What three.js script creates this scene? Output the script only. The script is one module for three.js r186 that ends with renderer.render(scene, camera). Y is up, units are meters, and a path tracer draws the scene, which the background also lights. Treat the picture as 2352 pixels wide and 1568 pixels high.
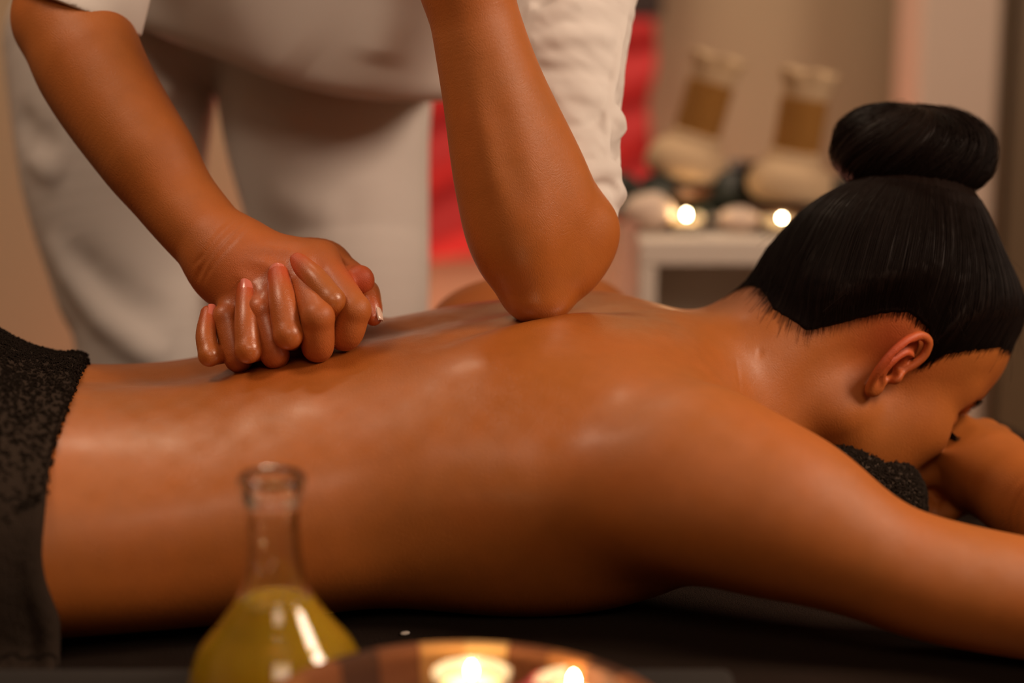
import * as THREE from 'three';
import { RoundedBoxGeometry } from 'three/addons/geometries/RoundedBoxGeometry.js';
import { mergeGeometries } from 'three/addons/utils/BufferGeometryUtils.js';
import { ImprovedNoise } from 'three/addons/math/ImprovedNoise.js';
import { RectAreaLightUniformsLib } from 'three/addons/lights/RectAreaLightUniformsLib.js';

// ---------- camera, exposure, lights ----------
const scene = new THREE.Scene();
scene.background = new THREE.Color(0x000000);
const camera = new THREE.PerspectiveCamera(21.518, 2352 / 1568, 0.05, 30);
camera.position.set(0, 1.1299, 1.2227);
camera.lookAt(0, 0.87, 0);
camera.focus = 1.235;
camera.userData.fStop = 2.1;
const renderer = new THREE.WebGLRenderer({ antialias: true });
renderer.toneMapping = THREE.LinearToneMapping;
renderer.toneMappingExposure = 0.97;
renderer.shadowMap.enabled = true;
RectAreaLightUniformsLib.init();

// lamps: a warm panel on a pole to the right, a small one over the loin, a wide weak fill added unseen in front, one added unseen to brighten the rear wall
const LAMPS = {
  right: { at: [1.10, 1.68, 0.38], aim: [0.0, 0.9, -0.12], size: [0.42, 0.42], color: [1, 0.74, 0.55], power: 31, stand: true, label: 'square warm panel lamp on a floor pole to the right of the couch' },
  left: { at: [-0.58, 1.76, 0.12], aim: [-0.26, 0.8, 0.05], size: [0.28, 0.28], color: [1, 0.75, 0.55], power: 15, stand: false, label: 'small square panel lamp hung from the ceiling above the lower back of the woman' },
  front: { at: [0.35, 2.35, 2.0], aim: [0.1, 0.9, 0.0], size: [0.9, 0.6], color: [1, 0.72, 0.52], power: 6.5, stand: false, label: 'wide fill panel added out of view, hung from the ceiling in front of the couch' },
  back: { at: [-0.25, 2.5, -1.1], aim: [0.55, 0.0, -1.3], size: [0.5, 0.3], color: [1, 0.76, 0.53], power: 38, stand: false, label: 'small panel added out of view to brighten the rear wall, hung from the ceiling behind the therapist' },
};

// ---------- helpers ----------
const used = {};
function numbered(name) { const n = used[name] = (used[name] ?? -1) + 1; return n ? name + '_' + String(n).padStart(3, '0') : name; }
function mesh(name, geometry, material, parent = scene) {
  const m = new THREE.Mesh(geometry, material);
  m.name = parent === scene ? numbered(name) : name;
  m.castShadow = m.receiveShadow = true;
  parent.add(m);
  return m;
}
function tag(o, label, category, group) { o.userData = { ...o.userData, label, category }; if (group) o.userData.group = group; return o; }
function thing(name, label, category, at = [0, 0, 0], turn = 0, group) {
  const o = new THREE.Group();
  o.name = numbered(name); o.position.set(...at); o.rotation.y = turn;
  scene.add(o);
  return tag(o, label, category, group);
}
function struct(name, geometry, material) { const m = mesh(name, geometry, material); m.userData.kind = 'structure'; return m; }
function box(w, h, d, r = 0.004, seg = 2) { return new RoundedBoxGeometry(w, h, d, seg, Math.min(r, w / 2.01, h / 2.01, d / 2.01)); }
const noise3 = new ImprovedNoise();
const NZ = (x, y, z) => noise3.noise(x + 100.3, y + 57.7, z + 31.1);
const fbm = (x, y, z) => NZ(x, y, z) + 0.5 * NZ(2.1 * x, 2.1 * y, 2.1 * z) + 0.25 * NZ(4.3 * x, 4.3 * y, 4.3 * z);
const mixn = (a, b, t) => a + (b - a) * t;
const clamp = (x, a = 0, b = 1) => Math.min(b, Math.max(a, x));
const smooth = (x, a, b) => { const t = clamp((x - a) / (b - a)); return t * t * (3 - 2 * t); };
let seed = 12345;
const rnd = () => { seed = (seed * 1664525 + 1013904223) >>> 0; return seed / 4294967296; };
const V = (x, y, z) => new THREE.Vector3(x, y, z);
const spline = (pts, n) => new THREE.CatmullRomCurve3(pts.map((p) => V(...p)), false, 'centripetal').getPoints(n).map((p) => p.toArray());

// ---------- implicit bodies: soft unions of tapered limbs and ellipsoids, meshed by surface nets ----------
const smin = (a, b, k) => { if (k <= 0) return Math.min(a, b); const h = Math.max(k - Math.abs(a - b), 0) / k; return Math.min(a, b) - h * h * k * 0.25; };
class Field {
  constructor() { this.list = []; this.maxDisp = 0.004; }
  push(p) { this.list.push(p); return this; }
  // tapered capsule; flat = [nx, ny, nz, s] thins it to s of its width along n
  limb(a, b, ra, rb, k = 0.01, op = 'add', flat) {
    const [ax, ay, az] = a, bx = b[0] - ax, by = b[1] - ay, bz = b[2] - az, L2 = bx * bx + by * by + bz * bz || 1e-9, rm = Math.max(ra, rb);
    let f;
    if (flat) {
      const [nx, ny, nz, s] = flat, inv = 1 / s - 1;
      f = (x, y, z) => {
        const px = x - ax, py = y - ay, pz = z - az;
        const t = clamp((px * bx + py * by + pz * bz) / L2);
        let qx = px - bx * t, qy = py - by * t, qz = pz - bz * t;
        const c = (qx * nx + qy * ny + qz * nz);
        const q0 = Math.sqrt(qx * qx + qy * qy + qz * qz);
        qx += nx * c * inv; qy += ny * c * inv; qz += nz * c * inv;
        const q1 = Math.sqrt(qx * qx + qy * qy + qz * qz), r = ra + (rb - ra) * t;
        return q1 < 1e-9 ? -r * s : q0 * (1 - r / q1);
      };
    } else f = (x, y, z) => {
      const px = x - ax, py = y - ay, pz = z - az, t = clamp((px * bx + py * by + pz * bz) / L2);
      const qx = px - bx * t, qy = py - by * t, qz = pz - bz * t;
      return Math.sqrt(qx * qx + qy * qy + qz * qz) - (ra + (rb - ra) * t);
    };
    return this.push({ f, k, op });
  }
  // a limb bent through several joints, smooth along its length
  chain(pts, rs, k = 0.004, op = 'add', per = 8) {
    const n = pts.length - 1, m = n === 1 ? 1 : n * per, at = stationsAt(pts.map((p, i) => [i, ...p, rs[i] ?? rs])), q = [];
    for (let i = 0; i <= m; i++) q.push(at(i * n / m));
    const segs = []; let cx = 0, cy = 0, cz = 0;
    for (const p of q) { cx += p[0] / q.length; cy += p[1] / q.length; cz += p[2] / q.length; }
    let rad = 0; for (const p of q) rad = Math.max(rad, Math.hypot(p[0] - cx, p[1] - cy, p[2] - cz) + p[3]);
    for (let i = 0; i < m; i++) { const a = q[i], b = q[i + 1], bx = b[0] - a[0], by = b[1] - a[1], bz = b[2] - a[2]; segs.push(a[0], a[1], a[2], bx, by, bz, 1 / (bx * bx + by * by + bz * bz || 1e-12), a[3], b[3] - a[3]); }
    const s = Float64Array.from(segs), groups = [];
    for (let i = 0; i < m; i += 7) {
      const e = Math.min(m, i + 7), mid = q[(i + e) >> 1]; let R = 0;
      for (let j = i; j <= e; j++) R = Math.max(R, Math.hypot(q[j][0] - mid[0], q[j][1] - mid[1], q[j][2] - mid[2]) + q[j][3]);
      groups.push([i * 9, e * 9, mid[0], mid[1], mid[2], R]);
    }
    return this.push({ k, op, f: (x, y, z) => {
      const far = Math.hypot(x - cx, y - cy, z - cz) - rad;
      if (far > 0.08) return far;
      let d = 9;
      for (let g = 0; g < groups.length; g++) {
       const G = groups[g];
       if (Math.hypot(x - G[2], y - G[3], z - G[4]) - G[5] >= d) continue;
       for (let i = G[0]; i < G[1]; i += 9) {
        const px = x - s[i], py = y - s[i + 1], pz = z - s[i + 2]; let t = (px * s[i + 3] + py * s[i + 4] + pz * s[i + 5]) * s[i + 6]; t = t < 0 ? 0 : t > 1 ? 1 : t;
        const qx = px - s[i + 3] * t, qy = py - s[i + 4] * t, qz = pz - s[i + 5] * t, e = Math.sqrt(qx * qx + qy * qy + qz * qz) - s[i + 7] - s[i + 8] * t;
        if (e < d) d = e;
       }
      }
      return d;
    } });
  }
  // the nearest surface point to p
  onto(p) { let q = p.slice(); for (let i = 0; i < 8; i++) { const d = this.eval(...q), g = this.grad(...q, 0.001); q = q.map((c, j) => c - g[j] * d / Math.max(0.6, g[3])); } return q; }
  // ellipsoid; axes = three unit vectors
  ball(c, r, k = 0.01, op = 'add', axes) {
    const [cx, cy, cz] = c, [r0, r1, r2] = Array.isArray(r) ? r : [r, r, r], [A, B, C] = axes ?? [[1, 0, 0], [0, 1, 0], [0, 0, 1]];
    const f = (x, y, z) => {
      const px = x - cx, py = y - cy, pz = z - cz;
      const a = (px * A[0] + py * A[1] + pz * A[2]) / r0, b = (px * B[0] + py * B[1] + pz * B[2]) / r1, c = (px * C[0] + py * C[1] + pz * C[2]) / r2;
      const k0 = Math.sqrt(a * a + b * b + c * c), k1 = Math.sqrt(a * a / (r0 * r0) + b * b / (r1 * r1) + c * c / (r2 * r2));
      return k1 < 1e-9 ? -Math.min(r0, r1, r2) : k0 * (k0 - 1) / k1;
    };
    return this.push({ f, k, op });
  }
  custom(f, k = 0.01, op = 'add') { return this.push({ f, k, op }); }
  // raised (amp > 0) or sunken fold along a polyline, fading at its ends
  fold(pts, radius, amp, fade = 0.25) {
    const n = pts.length - 1;
    let q2 = 0, at = 0;
    const look = (x, y, z) => {
      q2 = 1e9;
      for (let i = 0; i < n; i++) {
        const a = pts[i], b = pts[i + 1], bx = b[0] - a[0], by = b[1] - a[1], bz = b[2] - a[2], px = x - a[0], py = y - a[1], pz = z - a[2];
        const t = clamp((px * bx + py * by + pz * bz) / (bx * bx + by * by + bz * bz + 1e-12)), qx = px - bx * t, qy = py - by * t, qz = pz - bz * t, q = qx * qx + qy * qy + qz * qz;
        if (q < q2) { q2 = q; at = (i + t) / n; }
      }
      return q2;
    };
    const f = (x, y, z) => { const q = look(x, y, z) / (radius * radius); return q > 6 ? 0 : amp * Math.exp(-q) * (fade ? Math.min(1, at / fade, (1 - at) / fade) : 1); };
    this.maxDisp = Math.max(this.maxDisp, Math.abs(amp) * 1.2);
    return this.push({ f, op: 'grain', reach: (x, y, z) => Math.sqrt(look(x, y, z)) - 2.5 * radius });
  }
  grain(f, amp) { this.maxDisp = Math.max(this.maxDisp, amp); return this.push({ f, op: 'grain' }); }
  eval(x, y, z, list = this.list) {
    let d = 9;
    for (let i = 0, n = list.length; i < n; i++) {
      const p = list[i];
      if (p.op === 'add') d = smin(d, p.f(x, y, z), p.k);
      else if (p.op === 'cut') d = -smin(-d, p.f(x, y, z), p.k);
      else d -= p.f(x, y, z);
    }
    return d;
  }
  near(x, y, z, F, R) {
    return this.list.filter((p) => {
      if (p.op === 'add') return p.f(x, y, z) < Math.max(F, 0) + 3.6 * R + 1.3 * p.k + 0.004;
      if (p.op === 'cut') return p.f(x, y, z) < 3.2 * R + 1.3 * p.k + 0.004;
      if (p.reach) return p.reach(x, y, z) < R * 1.2;
      return true;
    });
  }
  // where a ray from a towards direction u meets the surface
  cast(a, u, from = 0, far = 3) {
    let t = from;
    for (let i = 0; i < 400 && t < far; i++) { const d = this.eval(a[0] + u[0] * t, a[1] + u[1] * t, a[2] + u[2] * t); if (d < 2e-4) return t; t += d * 0.6; }
    return null;
  }
  grad(x, y, z, h = 0.001, list) {
    const gx = this.eval(x + h, y, z, list) - this.eval(x - h, y, z, list), gy = this.eval(x, y + h, z, list) - this.eval(x, y - h, z, list), gz = this.eval(x, y, z + h, list) - this.eval(x, y, z - h, list);
    const l = Math.hypot(gx, gy, gz) || 1;
    return [gx / l, gy / l, gz / l, l / (2 * h)];
  }
  // box = [x0, y0, z0, x1, y1, z1]
  build(box, cell, { color, uv, uv1, at = [0, 0, 0], h = cell * 0.6, keep } = {}) {
    const N = 12, B = N * cell, [x0, y0, z0, x1, y1, z1] = box;
    const nb = [Math.ceil((x1 - x0) / B), Math.ceil((y1 - y0) / B), Math.ceil((z1 - z0) / B)], W = nb[0] * N + 2, H = nb[1] * N + 2, R = B * 0.8661, M = N + 1;
    const ids = new Map(), pos = [], nor = [], col = [], uvs = [], uv1s = [], edges = [], s = new Float32Array(M * M * M), sub = new Float32Array(27);
    const key = (i, j, k) => (k * H + j) * W + i;
    for (let bk = 0; bk < nb[2]; bk++) for (let bj = 0; bj < nb[1]; bj++) for (let bi = 0; bi < nb[0]; bi++) {
      const ox = x0 + bi * B, oy = y0 + bj * B, oz = z0 + bk * B, cx = ox + B / 2, cy = oy + B / 2, cz = oz + B / 2;
      const F = this.eval(cx, cy, cz);
      if (Math.abs(F) > R * 1.9 + this.maxDisp * 2 + 0.004) continue;
      const list = this.near(cx, cy, cz, F, R);
      s.fill(NaN);
      for (let pass = 0; pass < 2; pass++) for (let c = 0; c < 27; c++) {
        const i0 = (c % 3) * 4, j0 = (((c / 3) | 0) % 3) * 4, k0 = ((c / 9) | 0) * 4;
        if (pass === 0) sub[c] = this.eval(ox + (i0 + 2) * cell, oy + (j0 + 2) * cell, oz + (k0 + 2) * cell, list);
        const close = Math.abs(sub[c]) < 3.464 * cell * 2.1 + this.maxDisp * 0.7 + 0.0015;
        if (close !== (pass === 0)) continue;
        for (let k = k0; k <= k0 + 4; k++) for (let j = j0; j <= j0 + 4; j++) for (let i = i0, o = (k * M + j) * M + i0; i <= i0 + 4; i++, o++) if (s[o] !== s[o]) s[o] = close ? this.eval(ox + i * cell, oy + j * cell, oz + k * cell, list) : sub[c];
      }
      for (let k = 0; k < N; k++) for (let j = 0; j < N; j++) for (let i = 0; i < N; i++) {
        const o = (k * M + j) * M + i, v = [s[o], s[o + 1], s[o + M], s[o + M + 1], s[o + M * M], s[o + M * M + 1], s[o + M * M + M], s[o + M * M + M + 1]];
        let neg = 0; for (let q = 0; q < 8; q++) if (v[q] < 0) neg++;
        const gi = bi * N + i, gj = bj * N + j, gk = bk * N + k;
        if ((v[0] < 0) !== (v[1] < 0)) edges.push(0, gi, gj, gk, v[0] < 0 ? 1 : 0);
        if ((v[0] < 0) !== (v[2] < 0)) edges.push(1, gi, gj, gk, v[0] < 0 ? 1 : 0);
        if ((v[0] < 0) !== (v[4] < 0)) edges.push(2, gi, gj, gk, v[0] < 0 ? 1 : 0);
        if (neg === 0 || neg === 8) continue;
        let sx = 0, sy = 0, sz = 0, c = 0;
        for (const [a, b] of CUBE) if ((v[a] < 0) !== (v[b] < 0)) {
          const t = v[a] / (v[a] - v[b]);
          sx += (a & 1) + t * ((b & 1) - (a & 1)); sy += ((a >> 1) & 1) + t * (((b >> 1) & 1) - ((a >> 1) & 1)); sz += (a >> 2) + t * ((b >> 2) - (a >> 2)); c++;
        }
        let x = ox + (i + sx / c) * cell, y = oy + (j + sy / c) * cell, z = oz + (k + sz / c) * cell, g;
        for (let it = 0; it < 2; it++) {
          g = this.grad(x, y, z, h, list);
          if (it === 0) { const d = clamp(this.eval(x, y, z, list) / Math.max(0.5, g[3]), -cell * 0.5, cell * 0.5); x -= g[0] * d; y -= g[1] * d; z -= g[2] * d; }
        }
        ids.set(key(gi, gj, gk), pos.length / 3);
        pos.push(x - at[0], y - at[1], z - at[2]); nor.push(g[0], g[1], g[2]);
        if (color) { const q = color(x, y, z, g); col.push(q[0], q[1], q[2]); }
        if (uv) { const q = uv(x, y, z, g); uvs.push(q[0], q[1]); }
        if (uv1) { const q = uv1(x, y, z, g); uv1s.push(q[0], q[1]); }
      }
    }
    const index = [];
    for (let e = 0; e < edges.length; e += 5) {
      const [a, i, j, k, f] = edges.slice(e, e + 5);
      const q = a === 0 ? [[i, j - 1, k - 1], [i, j, k - 1], [i, j, k], [i, j - 1, k]] : a === 1 ? [[i - 1, j, k - 1], [i - 1, j, k], [i, j, k], [i, j, k - 1]] : [[i - 1, j - 1, k], [i, j - 1, k], [i, j, k], [i - 1, j, k]];
      const v = q.map((c) => ids.get(key(...c)));
      if (v.some((x) => x === undefined)) continue;
      if (keep && !v.some((n) => keep(pos[n * 3] + at[0], pos[n * 3 + 1] + at[1], pos[n * 3 + 2] + at[2]))) continue;
      if (f) index.push(v[0], v[1], v[2], v[0], v[2], v[3]); else index.push(v[0], v[2], v[1], v[0], v[3], v[2]);
    }
    const g = new THREE.BufferGeometry();
    g.setAttribute('position', new THREE.Float32BufferAttribute(pos, 3));
    g.setAttribute('normal', new THREE.Float32BufferAttribute(nor, 3));
    if (color) g.setAttribute('color', new THREE.Float32BufferAttribute(col, 3));
    if (uv) g.setAttribute('uv', new THREE.Float32BufferAttribute(uvs, 2));
    if (uv1) g.setAttribute('uv1', new THREE.Float32BufferAttribute(uv1s, 2));
    g.setIndex(index);
    return g;
  }
}
const CUBE = [[0, 1], [2, 3], [4, 5], [6, 7], [0, 2], [1, 3], [4, 6], [5, 7], [0, 4], [1, 5], [2, 6], [3, 7]];
// a piecewise smooth function through stations [[t, a, b, ...], ...]
function stations(rows) {
  const raw = stationsAt(rows), t0 = rows[0][0], t1 = rows[rows.length - 1][0], n = 1200, table = [];
  for (let i = 0; i <= n; i++) table.push(raw(t0 + (t1 - t0) * i / n));
  const out = table[0].slice();
  return (t) => { const u = clamp((t - t0) / (t1 - t0)) * n, i = Math.min(n - 1, Math.floor(u)), w = u - i, a = table[i], b = table[i + 1]; for (let c = 0; c < out.length; c++) out[c] = a[c] + (b[c] - a[c]) * w; return out; };
}
function stationsAt(rows) {
  return (t) => {
    let i = 0; while (i < rows.length - 2 && t > rows[i + 1][0]) i++;
    const P0 = rows[Math.max(i - 1, 0)], P1 = rows[i], P2 = rows[i + 1], P3 = rows[Math.min(i + 2, rows.length - 1)];
    const w = clamp((t - P1[0]) / (P2[0] - P1[0])), w2 = w * w, w3 = w2 * w, h = P2[0] - P1[0];
    return P1.slice(1).map((_, c) => {
      const m1 = h * (P2[c + 1] - P0[c + 1]) / (P2[0] - P0[0] || 1), m2 = h * (P3[c + 1] - P1[c + 1]) / (P3[0] - P1[0] || 1);
      return (2 * w3 - 3 * w2 + 1) * P1[c + 1] + (w3 - 2 * w2 + w) * m1 + (-2 * w3 + 3 * w2) * P2[c + 1] + (w3 - w2) * m2;
    });
  };
}
// swept tube through points with a radius for each
function tube(pts, radii, sides = 8, capped = true) {
  const p = pts.map((q) => V(...q)), pos = [], idx = [], n = p.length;
  let up = V(0, 1, 0.01);
  for (let i = 0; i < n; i++) {
    const t = p[Math.min(i + 1, n - 1)].clone().sub(p[Math.max(i - 1, 0)]).normalize();
    const a = up.clone().sub(t.clone().multiplyScalar(up.dot(t))); if (a.lengthSq() < 1e-6) a.set(1, 0, 0).sub(t.clone().multiplyScalar(t.x)); a.normalize(); up = a;
    const b = t.clone().cross(a), r = Array.isArray(radii) ? radii[i] : radii;
    for (let s = 0; s < sides; s++) { const w = s / sides * Math.PI * 2; pos.push(...p[i].clone().addScaledVector(a, Math.cos(w) * r).addScaledVector(b, Math.sin(w) * r).toArray()); }
  }
  for (let i = 0; i + 1 < n; i++) for (let s = 0; s < sides; s++) { const a = i * sides + s, b = i * sides + (s + 1) % sides; idx.push(a, b, a + sides, b, b + sides, a + sides); }
  if (capped) for (let s = 1; s + 1 < sides; s++) { idx.push(0, s + 1, s); const q = (n - 1) * sides; idx.push(q, q + s, q + s + 1); }
  const g = new THREE.BufferGeometry();
  g.setAttribute('position', new THREE.Float32BufferAttribute(pos, 3)); g.setIndex(idx); g.computeVertexNormals();
  return g;
}
function lathe(profile, seg = 48) { return new THREE.LatheGeometry(profile.map(([r, y]) => new THREE.Vector2(r, y)), seg); }

// ---------- quality of the implicit meshes (cell size in metres) ----------
const FINE = { client: 0.002, hands: 0.0015, cloth: 0.004, hair: 0.0015, towel: 0.003 };
const STRANDS = [2600, 1100, 80];
const ROSY = 1.3;
const paint = (r, g, b, rough = 0.8) => new THREE.MeshStandardMaterial({ color: new THREE.Color().setRGB(r, g, b), roughness: rough });
{
  const wall = paint(0.43, 0.345, 0.235), W = 0.12;
  const put = (name, w, h, d, x, y, z, m = wall) => { const g = new THREE.BoxGeometry(w, h, d); g.translate(x, y, z); return struct(name, g, m); };
  put('floor', 5.2, 0.1, 5.6, 0, -0.05, 0.4, paint(0.16, 0.10, 0.06, 0.5));
  put('ceiling', 5.2, 0.1, 5.6, 0, 2.75, 0.4, paint(0.6, 0.55, 0.5));
  put('wall_back', 5.2, 2.7, W, 0, 1.35, -1.86);
  put('wall_front', 5.2, 2.7, W, 0, 1.35, 2.86);
  put('wall_left', W, 2.7, 4.6, -2.26, 1.35, 0.5);
  put('wall_right', W, 2.7, 4.6, 2.26, 1.35, 0.5);
}
// every lamp is a shallow housing with a glowing diffuser and its light just in front of it
function lamp({ at, aim, size, color, power, label, stand }) {
  const t = thing('panel_lamp', label, 'lamp', [at[0], stand ? 0 : at[1], at[2]]), head = new THREE.Object3D(), y = stand ? at[1] : 0, metal = paint(0.05, 0.045, 0.04, 0.5);
  head.position.set(...at); head.up.set(0, 1, 0.001); const dir = V(...aim).sub(V(...at)).normalize(), q = new THREE.Quaternion().setFromRotationMatrix(new THREE.Matrix4().lookAt(V(0, 0, 0), dir, V(0, 1, 0.001)));
  const shape = (g, back) => { g.translate(0, 0, back); g.applyQuaternion(q); g.translate(0, y, 0); return g; };
  mesh('housing', shape(box(size[0] + 0.05, size[1] + 0.05, 0.05, 0.01), 0.050), metal, t);
  mesh('diffuser', shape(box(size[0], size[1], 0.012, 0.004), 0.022), new THREE.MeshStandardMaterial({ color: new THREE.Color().setRGB(0.7, 0.66, 0.6), emissive: new THREE.Color().setRGB(...color), emissiveIntensity: 0.6, roughness: 0.6 }), t);
  const reach = stand ? at[1] : 2.70 - at[1], p = new THREE.CylinderGeometry(0.012, 0.012, reach, 16); p.translate(-dir.x * 0.06, stand ? reach / 2 : reach / 2, -dir.z * 0.06); mesh(stand ? 'pole' : 'rod', p, metal, t);
  if (stand) { const b = lathe([[0, 0], [0.15, 0], [0.15, 0.012], [0.03, 0.022], [0, 0.022]], 40); b.translate(-dir.x * 0.06, 0, -dir.z * 0.06); mesh('base', b, metal, t); }
  const l = new THREE.RectAreaLight(new THREE.Color().setRGB(...color), power, ...size);
  l.position.set(...at); l.lookAt(...aim); l.castShadow = true; l.name = 'lamp_light';
  scene.add(l);
}
for (const k of Object.values(LAMPS)) lamp(k);

// ---------- terry cloth ----------
const terryBump = (() => {
  const n = 256, d = new Uint8Array(n * n * 4);
  for (let y = 0; y < n; y++) for (let x = 0; x < n; x++) {
    const u = x / n * Math.PI * 2, v = y / n * Math.PI * 2, a = NZ(Math.cos(u) * 9, Math.sin(u) * 9 + Math.cos(v) * 9, Math.sin(v) * 9), b = NZ(Math.cos(u) * 3, Math.sin(u) * 3 + Math.cos(v) * 3, Math.sin(v) * 3);
    const q = clamp(128 + 150 * a + 60 * b, 0, 255), o = (y * n + x) * 4;
    d[o] = d[o + 1] = d[o + 2] = q; d[o + 3] = 255;
  }
  const t = new THREE.DataTexture(d, n, n); t.wrapS = t.wrapT = THREE.RepeatWrapping; t.magFilter = THREE.LinearFilter; t.needsUpdate = true;
  return t;
})();
const terry = new THREE.MeshPhysicalMaterial({ color: new THREE.Color().setRGB(0.032, 0.022, 0.016), roughness: 1, bumpMap: terryBump, bumpScale: 0.0009, sheen: 0.08, sheenRoughness: 0.7, sheenColor: new THREE.Color(0.16, 0.12, 0.10), specularIntensity: 0.15 });
const coverTerry = terry.clone(); coverTerry.color.setRGB(0.020, 0.0125, 0.009); coverTerry.sheen = 0.05;
const terryUV = (x, y, z, g) => Math.abs(g[1]) > 0.6 ? [x / 0.04, z / 0.04] : [x / 0.04 + 0.3, (y + z * 0.3) / 0.04];
// pile: loops of yarn standing on a terry surface
const loopShape = (() => { const g = new THREE.TorusGeometry(0.0010, 0.00036, 4, 7, Math.PI * 1.15); g.rotateZ(-0.1); return g; })();
function pile(name, geometry, count, parent, inside) {
  const p = geometry.attributes.position.array, nr = geometry.attributes.normal.array, ix = geometry.index.array, areas = []; let total = 0;
  for (let t = 0; t < ix.length; t += 3) {
    const [a, b, c] = [ix[t] * 3, ix[t + 1] * 3, ix[t + 2] * 3];
    const A = V(p[b] - p[a], p[b + 1] - p[a + 1], p[b + 2] - p[a + 2]).cross(V(p[c] - p[a], p[c + 1] - p[a + 1], p[c + 2] - p[a + 2])).length() / 2;
    const ok = inside(p[a], p[a + 1], p[a + 2], nr[a], nr[a + 1], nr[a + 2]);
    total += ok ? A : 0; areas.push(total);
  }
  const m = new THREE.InstancedMesh(loopShape, terry, count), M = new THREE.Matrix4(), Q = new THREE.Quaternion(), q2 = new THREE.Quaternion(), S = V(1, 1, 1);
  for (let i = 0; i < count; i++) {
    const w = rnd() * total; let lo = 0, hi = areas.length - 1; while (lo < hi) { const k = (lo + hi) >> 1; if (areas[k] < w) lo = k + 1; else hi = k; }
    let r1 = Math.sqrt(rnd()), r2 = rnd(); const t = lo * 3, k = [1 - r1, r1 * (1 - r2), r1 * r2], P = V(0, 0, 0), Nn = V(0, 0, 0);
    for (let c = 0; c < 3; c++) { const o = ix[t + c] * 3; P.x += p[o] * k[c]; P.y += p[o + 1] * k[c]; P.z += p[o + 2] * k[c]; Nn.x += nr[o] * k[c]; Nn.y += nr[o + 1] * k[c]; Nn.z += nr[o + 2] * k[c]; }
    Nn.add(V(rnd() - 0.5, rnd() - 0.5, rnd() - 0.5).multiplyScalar(0.9)).normalize();
    Q.setFromUnitVectors(V(0, 1, 0), Nn); q2.setFromAxisAngle(V(0, 1, 0), rnd() * 6.28); Q.multiply(q2); const s = 0.7 + 0.7 * rnd(); S.set(s, s * (0.8 + 0.6 * rnd()), s);
    m.setMatrixAt(i, M.compose(P, Q, S));
  }
  m.name = name; m.userData.kind = 'stuff'; m.castShadow = m.receiveShadow = true; parent.add(m);
  return m;
}
{
  const t = thing('massage_couch', 'dark padded massage couch under a dark brown terry cover, the woman lying on it', 'couch', [0, 0, -0.05], 0.2270);
  const pad = new Field();
  pad.custom((x, y, z) => { const qx = Math.abs(x + 0.40) - 0.93, qy = Math.abs(y - 0.635) - 0.035, qz = Math.abs(z) - 0.27; return Math.hypot(Math.max(qx, 0), Math.max(qy, 0), Math.max(qz, 0)) + Math.min(Math.max(qx, qy, qz), 0) - 0.03 - (Math.max(qx, qz) < 0 ? 0.0015 * fbm(x * 9, y * 9, z * 9) : 0); });
  pad.maxDisp = 0.004;
  mesh('cover', pad.build([-1.5, 0.55, -0.36, 0.6, 0.73, 0.36], 0.009, { uv: terryUV }), coverTerry, t);
  const wood = paint(0.10, 0.055, 0.03, 0.5);
  const f = box(1.8, 0.07, 0.56, 0.01); f.translate(-0.42, 0.545, 0); mesh('frame', f, wood, t);
  for (const [x, z] of [[-1.2, -0.24], [-1.2, 0.24], [0.36, -0.24], [0.36, 0.24]]) { const l = box(0.06, 0.52, 0.06, 0.008); l.translate(x, 0.26, z); mesh('leg', l, wood, t); }
}

// ---------- the client on the couch: one continuous body ----------
const BED_Y = 0.70;
const AX = [0.9744, 0, -0.2250], LAT = [0.2250, 0, 0.9744], ORG = [0, 0, -0.05];
const onBody = (s, l, y) => [ORG[0] + AX[0] * s + LAT[0] * l, y, ORG[2] + AX[2] * s + LAT[2] * l];
// half width, height of the back, height of the underside, squareness, along the spine
const trunk = stations([
  [-0.78, 0.165, 0.860, 0.700, 2.3], [-0.62, 0.178, 0.888, 0.698, 2.3], [-0.50, 0.186, 0.902, 0.692, 2.3], [-0.41, 0.184, 0.884, 0.690, 2.35], [-0.33, 0.172, 0.852, 0.690, 2.35],
  [-0.25, 0.163, 0.845, 0.690, 2.5], [-0.17, 0.160, 0.857, 0.690, 2.5], [-0.08, 0.157, 0.872, 0.691, 2.45], [0.0, 0.152, 0.884, 0.695, 2.35], [0.07, 0.142, 0.882, 0.706, 2.3], [0.13, 0.112, 0.858, 0.722, 2.2], [0.19, 0.072, 0.836, 0.742, 2.1], [0.235, 0.05, 0.832, 0.770, 2.0],
]);
function trunkDistance(x, y, z) {
  const dx = x - ORG[0], dz = z - ORG[2], s = dx * AX[0] + dz * AX[2], l = dx * LAT[0] + dz * LAT[2];
  const T = trunk(clamp(s, -0.78, 0.235)), w = T[0], top = T[1], bot = T[2], n = T[3], yc = bot + (top - bot) * 0.46, h = y > yc ? top - yc : yc - bot;
  const ends = s < -0.78 ? -0.78 - s : s > 0.235 ? s - 0.235 : 0;
  const a = Math.abs(l) / w, b = Math.abs(y - yc) / h, k = Math.pow(Math.pow(a, n) + Math.pow(b, n), 1 / n) || 1e-6;
  const r = Math.hypot(l, y - yc), d = k < 1e-5 ? -h : r * (1 - 1 / k);
  return ends ? Math.hypot(Math.max(d, 0), ends) : d;
}
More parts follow.
